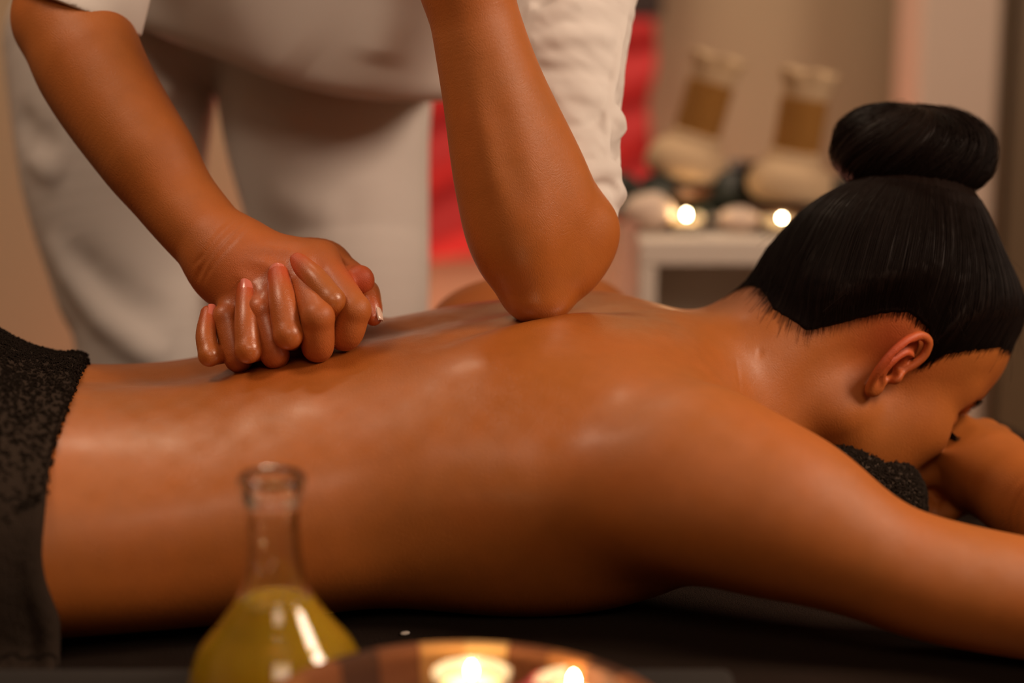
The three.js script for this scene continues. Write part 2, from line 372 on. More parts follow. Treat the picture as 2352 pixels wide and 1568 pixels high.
const HEAD = (() => {
  const U = [0.643, 0.7492, -0.1593], F = [0.7285, -0.6623, -0.1750], S = [0.2367, 0.0034, 0.9715];
  const ear = [0.2716, 0.8432, -0.0301], o = ear.map((c, i) => c - S[i] * 0.071);
  return { F, U, S, o, at: (f, u, s) => [0, 1, 2].map((i) => o[i] + F[i] * f + U[i] * u + S[i] * s), axes: [F, U, S],
    local: (x, y, z) => { const p = [x - o[0], y - o[1], z - o[2]]; return [F, U, S].map((v) => v[0] * p[0] + v[1] * p[1] + v[2] * p[2]); } };
})();
function addHead(B, H) {
  const at = H.at, ax = H.axes;
  B.ball(at(0.002, 0.046, 0), [0.092, 0.076, 0.071], 0.02, 'add', ax);
  B.ball(at(0.040, 0.050, 0), [0.056, 0.060, 0.060], 0.03, 'add', ax);
  B.ball(at(0.040, -0.018, 0), [0.052, 0.066, 0.056], 0.03, 'add', ax);
  for (const s of [-1, 1]) {
    B.limb(at(0.0, -0.045, s * 0.050), at(0.066, -0.074, s * 0.014), 0.020, 0.017, 0.03);
    B.ball(at(0.060, -0.012, s * 0.046), [0.024, 0.018, 0.016], 0.025, 'add', ax);
    B.ball(at(0.046, -0.046, s * 0.036), [0.030, 0.030, 0.022], 0.03, 'add', ax);
    B.limb(at(0.084, 0.026, s * 0.012), at(0.066, 0.028, s * 0.046), 0.011, 0.008, 0.018);
    B.ball(at(0.090, 0.006, s * 0.036), 0.016, 0.016, 'cut');
    B.ball(at(0.073, 0.006, s * 0.034), [0.0135, 0.0125, 0.0145], 0.006, 'add', ax);
  }
  B.ball(at(0.074, -0.076, 0), 0.019, 0.022);
  B.ball(at(0.080, -0.042, 0), [0.022, 0.026, 0.028], 0.02, 'add', ax);
  B.limb(at(0.088, 0.020, 0), at(0.113, -0.016, 0), 0.008, 0.0105, 0.012);
  for (const s of [-1, 1]) B.ball(at(0.100, -0.021, s * 0.012), [0.011, 0.009, 0.008], 0.008, 'add', ax);
  for (const s of [-1, 1]) { B.limb(at(0.103, -0.038, 0), at(0.093, -0.041, s * 0.020), 0.0058, 0.003, 0.006); B.limb(at(0.103, -0.049, 0), at(0.092, -0.045, s * 0.019), 0.0066, 0.003, 0.006); }
  // ears: shell, rim, inner fold, hollow, tragus, lobe
  for (const s of [-1, 1]) {
    const e = (f, u, out) => at(f * 0.66 + 0.04 * u + 0.001, u * 0.86 + 0.001, s * (0.0675 + out * 0.85));
    B.ball(e(-0.006, 0.006, 0.006), [0.0125, 0.024, 0.004], 0.004, 'add', tilted(ax, s));
    const rim = spline([e(0.007, -0.001, 0.004), e(0.012, 0.012, 0.007), e(0.0125, 0.026, 0.009), e(0.004, 0.0355, 0.011), e(-0.009, 0.0345, 0.0135), e(-0.0195, 0.024, 0.0175), e(-0.0235, 0.008, 0.0185), e(-0.0205, -0.008, 0.0155), e(-0.0135, -0.020, 0.0105), e(-0.006, -0.0265, 0.007)], 26);
    B.chain(rim, rim.map((_, i) => 0.0027 + 0.0008 * Math.sin(Math.PI * i / 26)), 0.002, 'add', 1);
    B.ball(e(-0.003, -0.022, 0.0065), [0.0062, 0.0075, 0.0040], 0.004, 'add', ax);
    B.ball(e(-0.002, -0.001, 0.0150), [0.0075, 0.0115, 0.0100], 0.003, 'cut', ax);
    B.limb(e(0.003, 0.025, 0.0155), e(-0.012, 0.020, 0.0195), 0.0034, 0.0032, 0.002, 'cut');
    B.limb(e(-0.012, 0.020, 0.0195), e(-0.0165, 0.006, 0.021), 0.0032, 0.0025, 0.002, 'cut');
    B.chain([e(0.002, 0.0185, 0.0085), e(-0.008, 0.0155, 0.0115), e(-0.0135, 0.004, 0.0135), e(-0.0115, -0.008, 0.0115), e(-0.004, -0.0145, 0.009)], [0.0022, 0.0027, 0.0028, 0.0027, 0.0026], 0.002);
    B.ball(e(0.0075, -0.004, 0.0085), [0.0034, 0.0055, 0.0040], 0.004, 'add', ax);
    B.ball(e(-0.001, -0.003, 0.008), [0.0032, 0.0045, 0.012], 0.002, 'cut', ax);
  }
}
function tilted([F, U, S], s) { const c = Math.cos(0.38), n = Math.sin(0.38) * s; return [F.map((v, i) => v * c - S[i] * n), U, S.map((v, i) => v * c + F[i] * n)]; }

const client = new Field();
{
  const B = client;
  B.push({ f: trunkDistance, k: 0.02, op: 'add' });
  // neck and the muscles that run from it to the shoulders
  B.limb(onBody(0.09, 0, 0.777), HEAD.at(-0.026, -0.022, 0), 0.057, 0.051, 0.035);
  B.limb(onBody(0.12, 0.03, 0.795), HEAD.at(-0.050, 0.000, 0.022), 0.036, 0.027, 0.035);
  B.limb(onBody(0.12, -0.03, 0.795), HEAD.at(-0.050, 0.000, -0.022), 0.036, 0.027, 0.035);
  addHead(B, HEAD);
  const SH = [0.1197, 0.8073, 0.1002], EL = [0.405, 0.728, 0.165], WR = [0.3780, 0.7424, -0.0393];
  B.limb(onBody(0.105, 0.03, 0.838), SH, 0.038, 0.034, 0.04);
  B.ball(SH, [0.050, 0.044, 0.046], 0.035);
  B.chain([SH, [0.1835, 0.7842, 0.1307], [0.2574, 0.7520, 0.1529], EL], [0.047, 0.0395, 0.0390, 0.036], 0.015, 'add', 16);
  B.limb(onBody(-0.06, 0.105, 0.800), [0.1614, 0.7858, 0.1303], 0.045, 0.040, 0.06);        // back fold of the armpit
  B.limb(onBody(0.03, 0.095, 0.768), [0.1516, 0.7787, 0.1216], 0.026, 0.028, 0.03);             // front fold
  B.ball([0.0261, 0.7395, 0.0686], [0.085, 0.038, 0.038], 0.05);
  // near shoulder blade
  B.ball(onBody(0.015, 0.088, 0.842), [0.064, 0.026, 0.046], 0.05, 'add', [AX, [0, 1, 0], LAT]);
  // far shoulder raised by the arm folded behind the back, forearm and hand
  const FS = [0.055, 0.812, -0.245], FE = [-0.080, 0.756, -0.365], FW = [-0.128, 0.846, -0.094];
  B.limb(onBody(0.09, -0.04, 0.830), FS, 0.040, 0.050, 0.05);
  B.ball([0.004, 0.826, -0.24], [0.076, 0.047, 0.06], 0.03);
  B.chain([FS, FE], [0.052, 0.036], 0.03);
  B.chain([FE, FW], [0.036, 0.025], 0.02);
  // near forearm and the hand beneath the face
  const E2 = [EL[0], EL[1], EL[2]];
  B.chain([E2, [0.400, 0.742, 0.07], WR], [0.038, 0.040, 0.028], 0.02);
  const palm = [0.3596, 0.7519, -0.0771];
  B.limb(WR, palm, 0.029, 0.034, 0.02);
  const mcp = [[0.3780, 0.7631, -0.1306], [0.3619, 0.7736, -0.1073], [0.3440, 0.7731, -0.0939], [0.3319, 0.7618, -0.0854]];
  mcp.forEach((m, i) => {
    B.limb([WR[0] - 0.006, WR[1] + 0.004, WR[2] - 0.008 + 0.004 * i], m, 0.017, 0.0125, 0.014);
    B.chain([m, [m[0] - 0.028, m[1] - 0.022, m[2] - 0.006], [m[0] - 0.012, m[1] - 0.046, m[2] - 0.002], [m[0] + 0.006, m[1] - 0.036, m[2] + 0.004]], [0.0115, 0.0105, 0.0095, 0.0085], 0.004);
  });
  B.chain([[0.3709, 0.7420, -0.0648], [0.3485, 0.7415, -0.0698], [0.3309, 0.7459, -0.0861]], [0.015, 0.0125, 0.0105], 0.010);
  // back: spine furrow, the muscles beside it, loin dimple, ribs
  const spineTop = (s, d = 0) => onBody(s, 0, trunk(s)[1] - d);
  const furrow = []; for (let s = -0.42; s <= 0.115; s += 0.0446) furrow.push(spineTop(s));
  B.fold(furrow, 0.020, -0.0020, 0.12);
  for (const l of [-0.036, 0.036]) { const m = []; for (let s = -0.40; s <= -0.02; s += 0.0475) m.push(onBody(s, l, trunk(s)[1] - 0.004)); B.fold(m, 0.026, 0.0016, 0.2); }
  B.fold([onBody(0.085, 0.045, 0.888), onBody(0.03, 0.052, 0.884), onBody(-0.035, 0.075, 0.866), onBody(-0.062, 0.10, 0.85)], 0.014, 0.004, 0.25);   // edge of the shoulder blade
  B.fold([onBody(0.105, 0.03, 0.888), onBody(0.04, 0.032, 0.889), onBody(-0.03, 0.05, 0.884), onBody(-0.08, 0.075, 0.872)], 0.015, -0.0035, 0.25);
  for (let r = 0; r < 5; r++) { const s = -0.055 - 0.034 * r, m = []; for (let a = 0.15; a < 1.25; a += 0.18) m.push(onBody(s - 0.04 * a, 0.146 * Math.sin(0.4 + a), 0.77 + 0.09 * Math.cos(0.4 + a))); B.fold(m, 0.011, 0.0011, 0.3); }
  // neck creases
  B.fold([[0.1550, 0.8655, -0.0502], [0.1576, 0.8501, -0.0111], [0.1611, 0.8292, 0.0189]], 0.0022, -0.0008, 0.3);
  B.fold([[0.1761, 0.8670, -0.0505], [0.1766, 0.8501, -0.0111], [0.1784, 0.8297, 0.0086]], 0.0022, -0.0007, 0.3);
  // hand clasped with the therapist's: palm up on the loin, fingers curled up between hers
  const CP = [-0.1625, 0.8690, -0.0254];
  B.limb(FW, CP, 0.025, 0.022, 0.02, 'add');
  for (const [tip, dip, pip, root, r] of [
    [[-0.1485, 0.9251, -0.0046], [-0.1351, 0.9165, 0.0126], [-0.1223, 0.9036, 0.0245], [-0.1295, 0.8799, -0.0001], 0.0089],
    [[-0.1606, 0.9174, 0.0042], [-0.1560, 0.9027, 0.0227], [-0.1510, 0.8825, 0.0362], [-0.1545, 0.8716, -0.0055], 0.0097],
    [[-0.1827, 0.9083, 0.0041], [-0.1804, 0.8900, 0.0244], [-0.1783, 0.8720, 0.0364], [-0.1759, 0.8631, -0.0088], 0.0087],
    [[-0.2095, 0.8909, 0.0058], [-0.2094, 0.8784, 0.0197], [-0.2058, 0.8666, 0.0294], [-0.1945, 0.8612, -0.0104], 0.0072],
  ]) {
    B.chain([tip, dip, pip], [r * 0.80, r * 0.98, r * 1.03], 0.002);
    B.limb(pip, root, r * 1.02, r * 1.05, 0.002);
  }
  B.chain([[-0.1157, 0.8806, -0.0227], [-0.1043, 0.9003, -0.0228], [-0.0994, 0.8934, -0.0132], [-0.0966, 0.8860, -0.0065]], [0.012, 0.0100, 0.0085, 0.0062], 0.004);
}
const SKIN = [0.375, 0.108, 0.0160];
function skinTone(f) {
  return (x, y, z) => {
    const a = fbm(x * 18, y * 18, z * 18), b = fbm(x * 90 + 7, y * 90, z * 90), red = (f ? f(x, y, z) : 0);
    const k = 1 + 0.06 * a + 0.05 * b;
    return [SKIN[0] * k * (1 + 0.16 * red), SKIN[1] * k * (1 - 0.22 * red - 0.05 * a), SKIN[2] * k * (1 + 0.10 * red - 0.04 * a)];
  };
}
const around = (p, c, r) => Math.exp(-((p[0] - c[0]) ** 2 + (p[1] - c[1]) ** 2 + (p[2] - c[2]) ** 2) / (r * r));
const TIPS = [[-0.1482, 0.9248, -0.0045], [-0.1606, 0.9169, 0.0044], [-0.1821, 0.9083, 0.0041], [-0.2092, 0.8903, 0.0059], [-0.0974, 0.8886, -0.0060]];
const earSpot = HEAD.at(-0.014, 0.012, 0.085);
const clientTone = skinTone((x, y, z) => { const p = [x, y, z]; let r = 1.6 * around(p, earSpot, 0.028) + 0.5 * around(p, [-0.1657, 0.8928, 0.0156], 0.05); for (const t of TIPS) r += 1.1 * around(p, t, 0.016); return Math.min(1.5, r); });
// massage oil lies where it was rubbed in: u of the skin's uv runs from dry to wet and picks the roughness
const wetness = new THREE.DataTexture(new Uint8Array(Array.from({ length: 64 * 4 }, (_, i) => i % 4 === 3 ? 255 : Math.round(255 * mixn(0.54, 0.29, (i >> 2) / 63)))), 64, 1);
wetness.magFilter = THREE.LinearFilter; wetness.needsUpdate = true;
const wetFilm = new THREE.DataTexture(new Uint8Array(Array.from({ length: 64 * 4 }, (_, i) => i % 4 === 3 ? 255 : Math.round(255 * (i >> 2) / 63))), 64, 1);
wetFilm.magFilter = THREE.LinearFilter; wetFilm.needsUpdate = true;
const oilOn = (spots) => (x, y, z) => { let w = 0; for (const [c, r] of spots) w = Math.max(w, around([x, y, z], c, r)); return [clamp(w * (1 + 0.35 * fbm(x * 70, y * 70, z * 70)), 0.01, 0.99), 0.5]; };
const pores = (() => {          // fine creases and pores of skin, 3 cm across
  const n = 256, d = new Uint8Array(n * n * 4);
  for (let y = 0; y < n; y++) for (let x = 0; x < n; x++) {
    const u = x / n * Math.PI * 2, v = y / n * Math.PI * 2, f = (s, o) => NZ(Math.cos(u) * s + o, Math.sin(u) * s + Math.cos(v) * s, Math.sin(v) * s + o);
    const q = clamp(140 + 90 * f(6, 0) - 120 * Math.pow(1 - Math.min(1, Math.abs(f(4, 5)) * 4), 3) + 60 * f(14, 9), 0, 255), o = (y * n + x) * 4;
    d[o] = d[o + 1] = d[o + 2] = q; d[o + 3] = 255;
  }
  const t = new THREE.DataTexture(d, n, n); t.wrapS = t.wrapT = THREE.RepeatWrapping; t.magFilter = THREE.LinearFilter; t.channel = 1; t.needsUpdate = true;
  return t;
})();
const poreUV = (x, y, z) => [(x + 0.15 * y) / 0.03, (0.74 * y - 0.66 * z) / 0.03];
const skin = new THREE.MeshPhysicalMaterial({ vertexColors: true, roughness: 1, roughnessMap: wetness, bumpMap: pores, bumpScale: 0.00018, clearcoat: 0.85, clearcoatMap: wetFilm, clearcoatRoughness: 0.30 });
const clientOil = oilOn([[onBody(0.0, 0.0, 0.885), 0.10], [onBody(-0.1, 0.02, 0.87), 0.08], [onBody(0.06, 0.04, 0.88), 0.07], [[0.0011, 0.8437, 0.0772], 0.06], [[-0.1908, 0.8332, 0.0589], 0.09], [[-0.2460, 0.8332, 0.0589], 0.07], [[-0.1657, 0.8928, 0.0156], 0.032]]);
const clientBase = onBody(-0.1, 0, BED_Y);
const clientPerson = thing('person', 'woman with dark hair in a high bun lying face down on couch, back bare', 'person', clientBase);
const clientLook = { color: clientTone, uv: clientOil, uv1: poreUV, at: clientBase };
mesh('body', mergeGeometries([client.build([-0.37, 0.66, -0.46, 0.47, 1.12, 0.26], FINE.client, clientLook), client.build([-0.874, 0.66, -0.46, -0.37, 1.02, 0.26], 0.006, clientLook)]), skin, clientPerson);

// ---------- hair: a combed-back cap, a wrapped bun, single strands ----------
{
  const H = HEAD, skull = new Field();
  addHead(skull, H);
  skull.list = skull.list.slice(0, 3);
  skull.limb(onBody(0.09, 0, 0.777), H.at(-0.026, -0.022, 0), 0.057, 0.051, 0.035);
  skull.limb(onBody(0.12, 0.03, 0.795), H.at(-0.050, 0.000, 0.022), 0.036, 0.027, 0.035);
  skull.limb(onBody(0.12, -0.03, 0.795), H.at(-0.050, 0.000, -0.022), 0.036, 0.027, 0.035);
  const line = [[-0.13, 0.006], [-0.108, -0.013], [-0.090, -0.025], [-0.064, -0.022], [-0.047, 0.002], [-0.033, 0.020], [-0.016, 0.035], [0.004, 0.036], [0.011, 0.030], [0.015, 0.014], [0.021, 0.014], [0.028, 0.030], [0.046, 0.047], [0.062, 0.060], [0.085, 0.072], [0.13, 0.085]];
  const above = (x, y, z) => {
    const [f, u, s] = H.local(x, y, z), q = f + (Math.abs(s) - 0.06) * 0.25; let i = 0;
    while (i < line.length - 2 && q > line[i + 1][0]) i++;
    const [a, b] = [line[i], line[i + 1]];
    return u - mixn(a[1], b[1], clamp((q - a[0]) / (b[0] - a[0])));
  };
  const C = H.at(0.0, 0.040, 0), BUN = [0.3059, 0.9871, -0.1496], BASE = [0.3024, 0.9539, -0.1323];
  const ax = V(...BASE).sub(V(...C)).normalize(), e1 = V(...H.S).cross(ax).normalize(), e2 = ax.clone().cross(e1);
  const polar = (x, y, z) => { const v = V(x - C[0], y - C[1], z - C[2]); return [Math.atan2(v.dot(e2), v.dot(e1)), Math.acos(clamp(v.dot(ax) / v.length(), -1, 1)), v.length()]; };
  const cap = new Field();
  cap.custom((x, y, z) => skull.eval(x, y, z), 0.01);
  cap.limb(C, [0.3050, 0.9287, -0.1270], 0.055, 0.044, 0.03);
  cap.push({ op: 'grain', f: (x, y, z) => {
    const h = above(x, y, z), [phi, th] = polar(x, y, z);
    const q = h - 0.0055 - 0.0012 * NZ(phi * 22, 5, 1), lift = q < 0 ? -0.004 * Math.min(1, -q / 0.005) : 0.0078 * smooth(q, 0, 0.045);
    const w = smooth(q, 0, 0.02);
    return lift + w * (0.0007 * NZ(phi * 9, th * 2.2, 3) + 0.0005 * NZ(phi * 34, th * 3, 9));
  } });
  cap.maxDisp = 0.011;
  const hairMaterial = new THREE.MeshPhysicalMaterial({ color: new THREE.Color().setRGB(0.0065, 0.0032, 0.0022), roughness: 0.52, specularIntensity: 0.14 });
  const b = clientBase;
  const hb = [C[0] - 0.16, C[1] - 0.13, C[2] - 0.13, C[0] + 0.16, C[1] + 0.15, C[2] + 0.13];
  const hairCap = mesh('hair', cap.build(hb, FINE.hair, { at: b, keep: (x, y, z) => above(x, y, z) > -0.004 }), hairMaterial, clientPerson);
  // bun
  const bun = new Field(), bax = V(0.06, 0.995, 0.08).normalize(), b1 = V(1, -0.06, 0).normalize(), b2 = bax.clone().cross(b1).negate();
  const bunPolar = (x, y, z) => { const v = V(x - BUN[0], y - BUN[1], z - BUN[2]), a = v.dot(b1) / 0.0605, c = v.dot(b2) / 0.056, u = v.dot(bax) / 0.0335; return [Math.atan2(c, a), Math.atan2(u, Math.hypot(a, c)), Math.pow(Math.pow(Math.hypot(a, c), 2.5) + Math.pow(Math.abs(u), 2.5), 1 / 2.5), v.length()]; };
  bun.custom((x, y, z) => { const [phi, el, k, r] = bunPolar(x, y, z); return r * (1 - 1 / Math.max(k, 1e-3)) * 0.8; });
  bun.push({ op: 'grain', f: (x, y, z) => { const [phi, el] = bunPolar(x, y, z), t = phi + 0.55 * el; return 0.0016 * NZ(Math.cos(t) * 2.2, Math.sin(t) * 2.2, 1 + el * 0.3) + 0.0006 * NZ(Math.cos(t) * 11, Math.sin(t) * 11, el * 0.8) + 0.0004 * NZ(Math.cos(t) * 30, Math.sin(t) * 30, el); } });
  const bunMesh = mesh('hair_bun', bun.build([BUN[0] - 0.07, BUN[1] - 0.045, BUN[2] - 0.07, BUN[0] + 0.07, BUN[1] + 0.045, BUN[2] + 0.07], FINE.hair, { at: b }), hairMaterial, clientPerson);
  // strands: laid over the cap from hairline to bun, over the bun, and a few loose ones
  const strands = [], rel = (p) => [p[0] - b[0], p[1] - b[1], p[2] - b[2]];
  const dirOf = (phi, th) => ax.clone().multiplyScalar(Math.cos(th)).addScaledVector(e1, Math.sin(th) * Math.cos(phi)).addScaledVector(e2, Math.sin(th) * Math.sin(phi));
  const outer = new Field(); outer.custom((x, y, z) => Math.min(cap.eval(x, y, z), skull.eval(x, y, z)));
  const NP = 180, NT = 44, TH0 = 0.50, TH1 = 2.35, table = [];
  for (let i = 0; i < NP; i++) { const row = []; for (let j = 0; j < NT; j++) { const d = dirOf(i / NP * Math.PI * 2, TH0 + (TH1 - TH0) * j / (NT - 1)), from = V(...C).addScaledVector(d, 0.17); const t = outer.cast(from.toArray(), d.clone().negate().toArray(), 0, 0.17); row.push(t === null ? 0.09 : 0.17 - t); } table.push(row); }
  const radius = (phi, th) => { const i = ((phi / (Math.PI * 2)) % 1 + 1) % 1 * NP, j = clamp((th - TH0) / (TH1 - TH0)) * (NT - 1.001), i0 = Math.floor(i) % NP, i1 = (i0 + 1) % NP, j0 = Math.floor(j), a = i - Math.floor(i), c = j - j0; return mixn(mixn(table[i0][j0], table[i0][j0 + 1], c), mixn(table[i1][j0], table[i1][j0 + 1], c), a); };
  const capPoint = (phi, th, out) => V(...C).addScaledVector(dirOf(phi, th), radius(phi, th) + out).toArray();
  for (let n = 0; n < STRANDS[0]; n++) {
    const phi = rnd() * Math.PI * 2; let end = TH1;
    for (let th = 0.6; th < TH1; th += 0.02) { const p = capPoint(phi, th, 0); if (above(...p) < 0) { end = th; break; } }
    end += (rnd() * rnd() * rnd()) * 0.15 - 0.01;
    const start = rnd() < 0.75 ? TH0 : TH0 + rnd() * (end - TH0) * 0.5, out = -0.0002 + 0.0011 * rnd() * rnd(), sway = (rnd() - 0.5) * 0.05, pts = [], rs = [], r = 0.00016 + 0.00016 * rnd();
    for (let k = 0; k <= 12; k++) { const t = k / 12, th = mixn(start, end, t); pts.push(rel(capPoint(phi + sway * Math.sin(t * 3), th, out * Math.sin(Math.PI * Math.min(1, t * 1.3)) + (t > 0.97 ? -0.0002 : 0)))); rs.push(r * (t > 0.8 ? 1.05 - (t - 0.8) * 4.2 : 1)); }
    strands.push(tube(pts, rs, 3, false));
  }
  for (let n = 0; n < STRANDS[1]; n++) {
    const t0 = rnd() * Math.PI * 2, a = 1.35 - rnd() * 0.6, z = -1.1 + rnd() * 0.5, out = 0.0002 + 0.0014 * rnd() * rnd() * rnd() * 3, pts = [], r = 0.00018 + 0.00018 * rnd();
    for (let k = 0; k <= 12; k++) {
      const el = mixn(a, z, k / 12), phi = t0 - 0.55 * el + 0.1 * Math.sin(el * 2 + n), ce = Math.cos(el), se = Math.sin(el), q = 1 / Math.pow(Math.pow(Math.abs(ce), 2.5) + Math.pow(Math.abs(se), 2.5), 1 / 2.5);
      const d = b1.clone().multiplyScalar(ce * Math.cos(phi) * 0.0605).addScaledVector(b2, ce * Math.sin(phi) * 0.056).addScaledVector(bax, se * 0.0335), l = d.length();
      const p = V(...BUN).addScaledVector(d, q * (1 + out / l));
      pts.push(rel(p.toArray()));
    }
    strands.push(tube(pts, r, 3, false));
  }
  for (let n = 0; n < STRANDS[2]; n++) {          // strands wound round the foot of the bun
    const y0 = -0.030 - 0.012 * rnd(), r0 = 0.041 + 0.006 * rnd(), a0 = rnd() * 6.28, len = 1.5 + 3 * rnd(), pts = [], tilt = (rnd() - 0.5) * 0.006;
    for (let k = 0; k <= 16; k++) { const a = a0 + len * k / 16; pts.push(rel(V(...BUN).addScaledVector(b1, Math.cos(a) * r0 * 1.05).addScaledVector(b2, Math.sin(a) * r0).addScaledVector(bax, y0 + tilt * Math.sin(a * 2)).toArray())); }
    strands.push(tube(pts, 0.0004 + 0.0005 * rnd(), 4, false));
  }
  for (let n = 0; n < 60; n++) {                   // flyaways
    const phi = rnd() * Math.PI * 2, th = 0.75 + rnd() * 0.9, pts = [], up = 0.004 + 0.008 * rnd();
    const p0 = capPoint(phi, th, 0); if (above(...p0) < 0.005) continue;
    for (let k = 0; k <= 8; k++) { const t = k / 8; pts.push(rel(capPoint(phi + t * 0.25 * (n % 3 - 1), th + t * 0.35, up * t * t))); }
    strands.push(tube(pts, 0.00011, 3, false));
  }
  const sm = mesh('hair_strands', mergeGeometries(strands), hairMaterial, clientPerson); sm.userData.kind = 'stuff';
  // closed lashes and brows
  const face = new Field(); addHead(face, H); face.list = face.list.slice(0, 24);
  for (const s of [1, -1]) {
    const lashes = [], brow = [], at = (f, u, w) => H.at(f, u, s * w);
    for (let i = 0; i < 46; i++) {
      const t = i / 45, w = mixn(0.021, 0.0485, t) + (rnd() - 0.5) * 0.0006, f = 0.0855 - 0.0105 * Math.pow(Math.abs(t * 1.15 - 0.35), 1.7) * 1.3, u = 0.0015 - 0.003 * Math.sin(t * Math.PI), L = 0.0115 + 0.003 * Math.sin(t * 2.6), lean = (t - 0.35) * 0.006 + (rnd() - 0.5) * 0.001;
      lashes.push(tube([at(f - 0.001, u, w), at(f + L * 0.45, u - 0.0030, w + lean * 0.5), at(f + L * 0.8, u - 0.0032, w + lean), at(f + L, u - 0.0012, w + lean * 1.2)].map(rel), [0.00032, 0.00028, 0.0002, 0.00007], 4, false));
    }
    for (let i = 0; i < 80; i++) {
      const t = rnd(), w = mixn(0.012, 0.050, t), k = rnd(), th = (1 - t * 0.65) * 0.0042, f = mixn(0.0955, 0.075, t * t) + 0.0006, u = 0.0235 + 0.006 * Math.sin(t * 2.4) + (k - 0.5) * th * 2, o = at(f, u, w), cast = face.cast(H.at(f + 0.03, u, s * w), H.F.map((v) => -v), 0, 0.06);
      if (cast === null) continue; const f2 = f + 0.03 - cast;
      lashes.length; brow.push(tube([at(f2 - 0.0005, u, w), at(f2 + 0.0008, u + 0.0012, w + 0.0022), at(f2 - 0.0004, u + 0.001, w + 0.0052)].map(rel), [0.00017, 0.00015, 0.00005], 3, false));
    }
    mesh('eyelashes', mergeGeometries(lashes), hairMaterial, clientPerson);
    if (brow.length) mesh('eyebrow', mergeGeometries(brow), hairMaterial, clientPerson);
  }
}

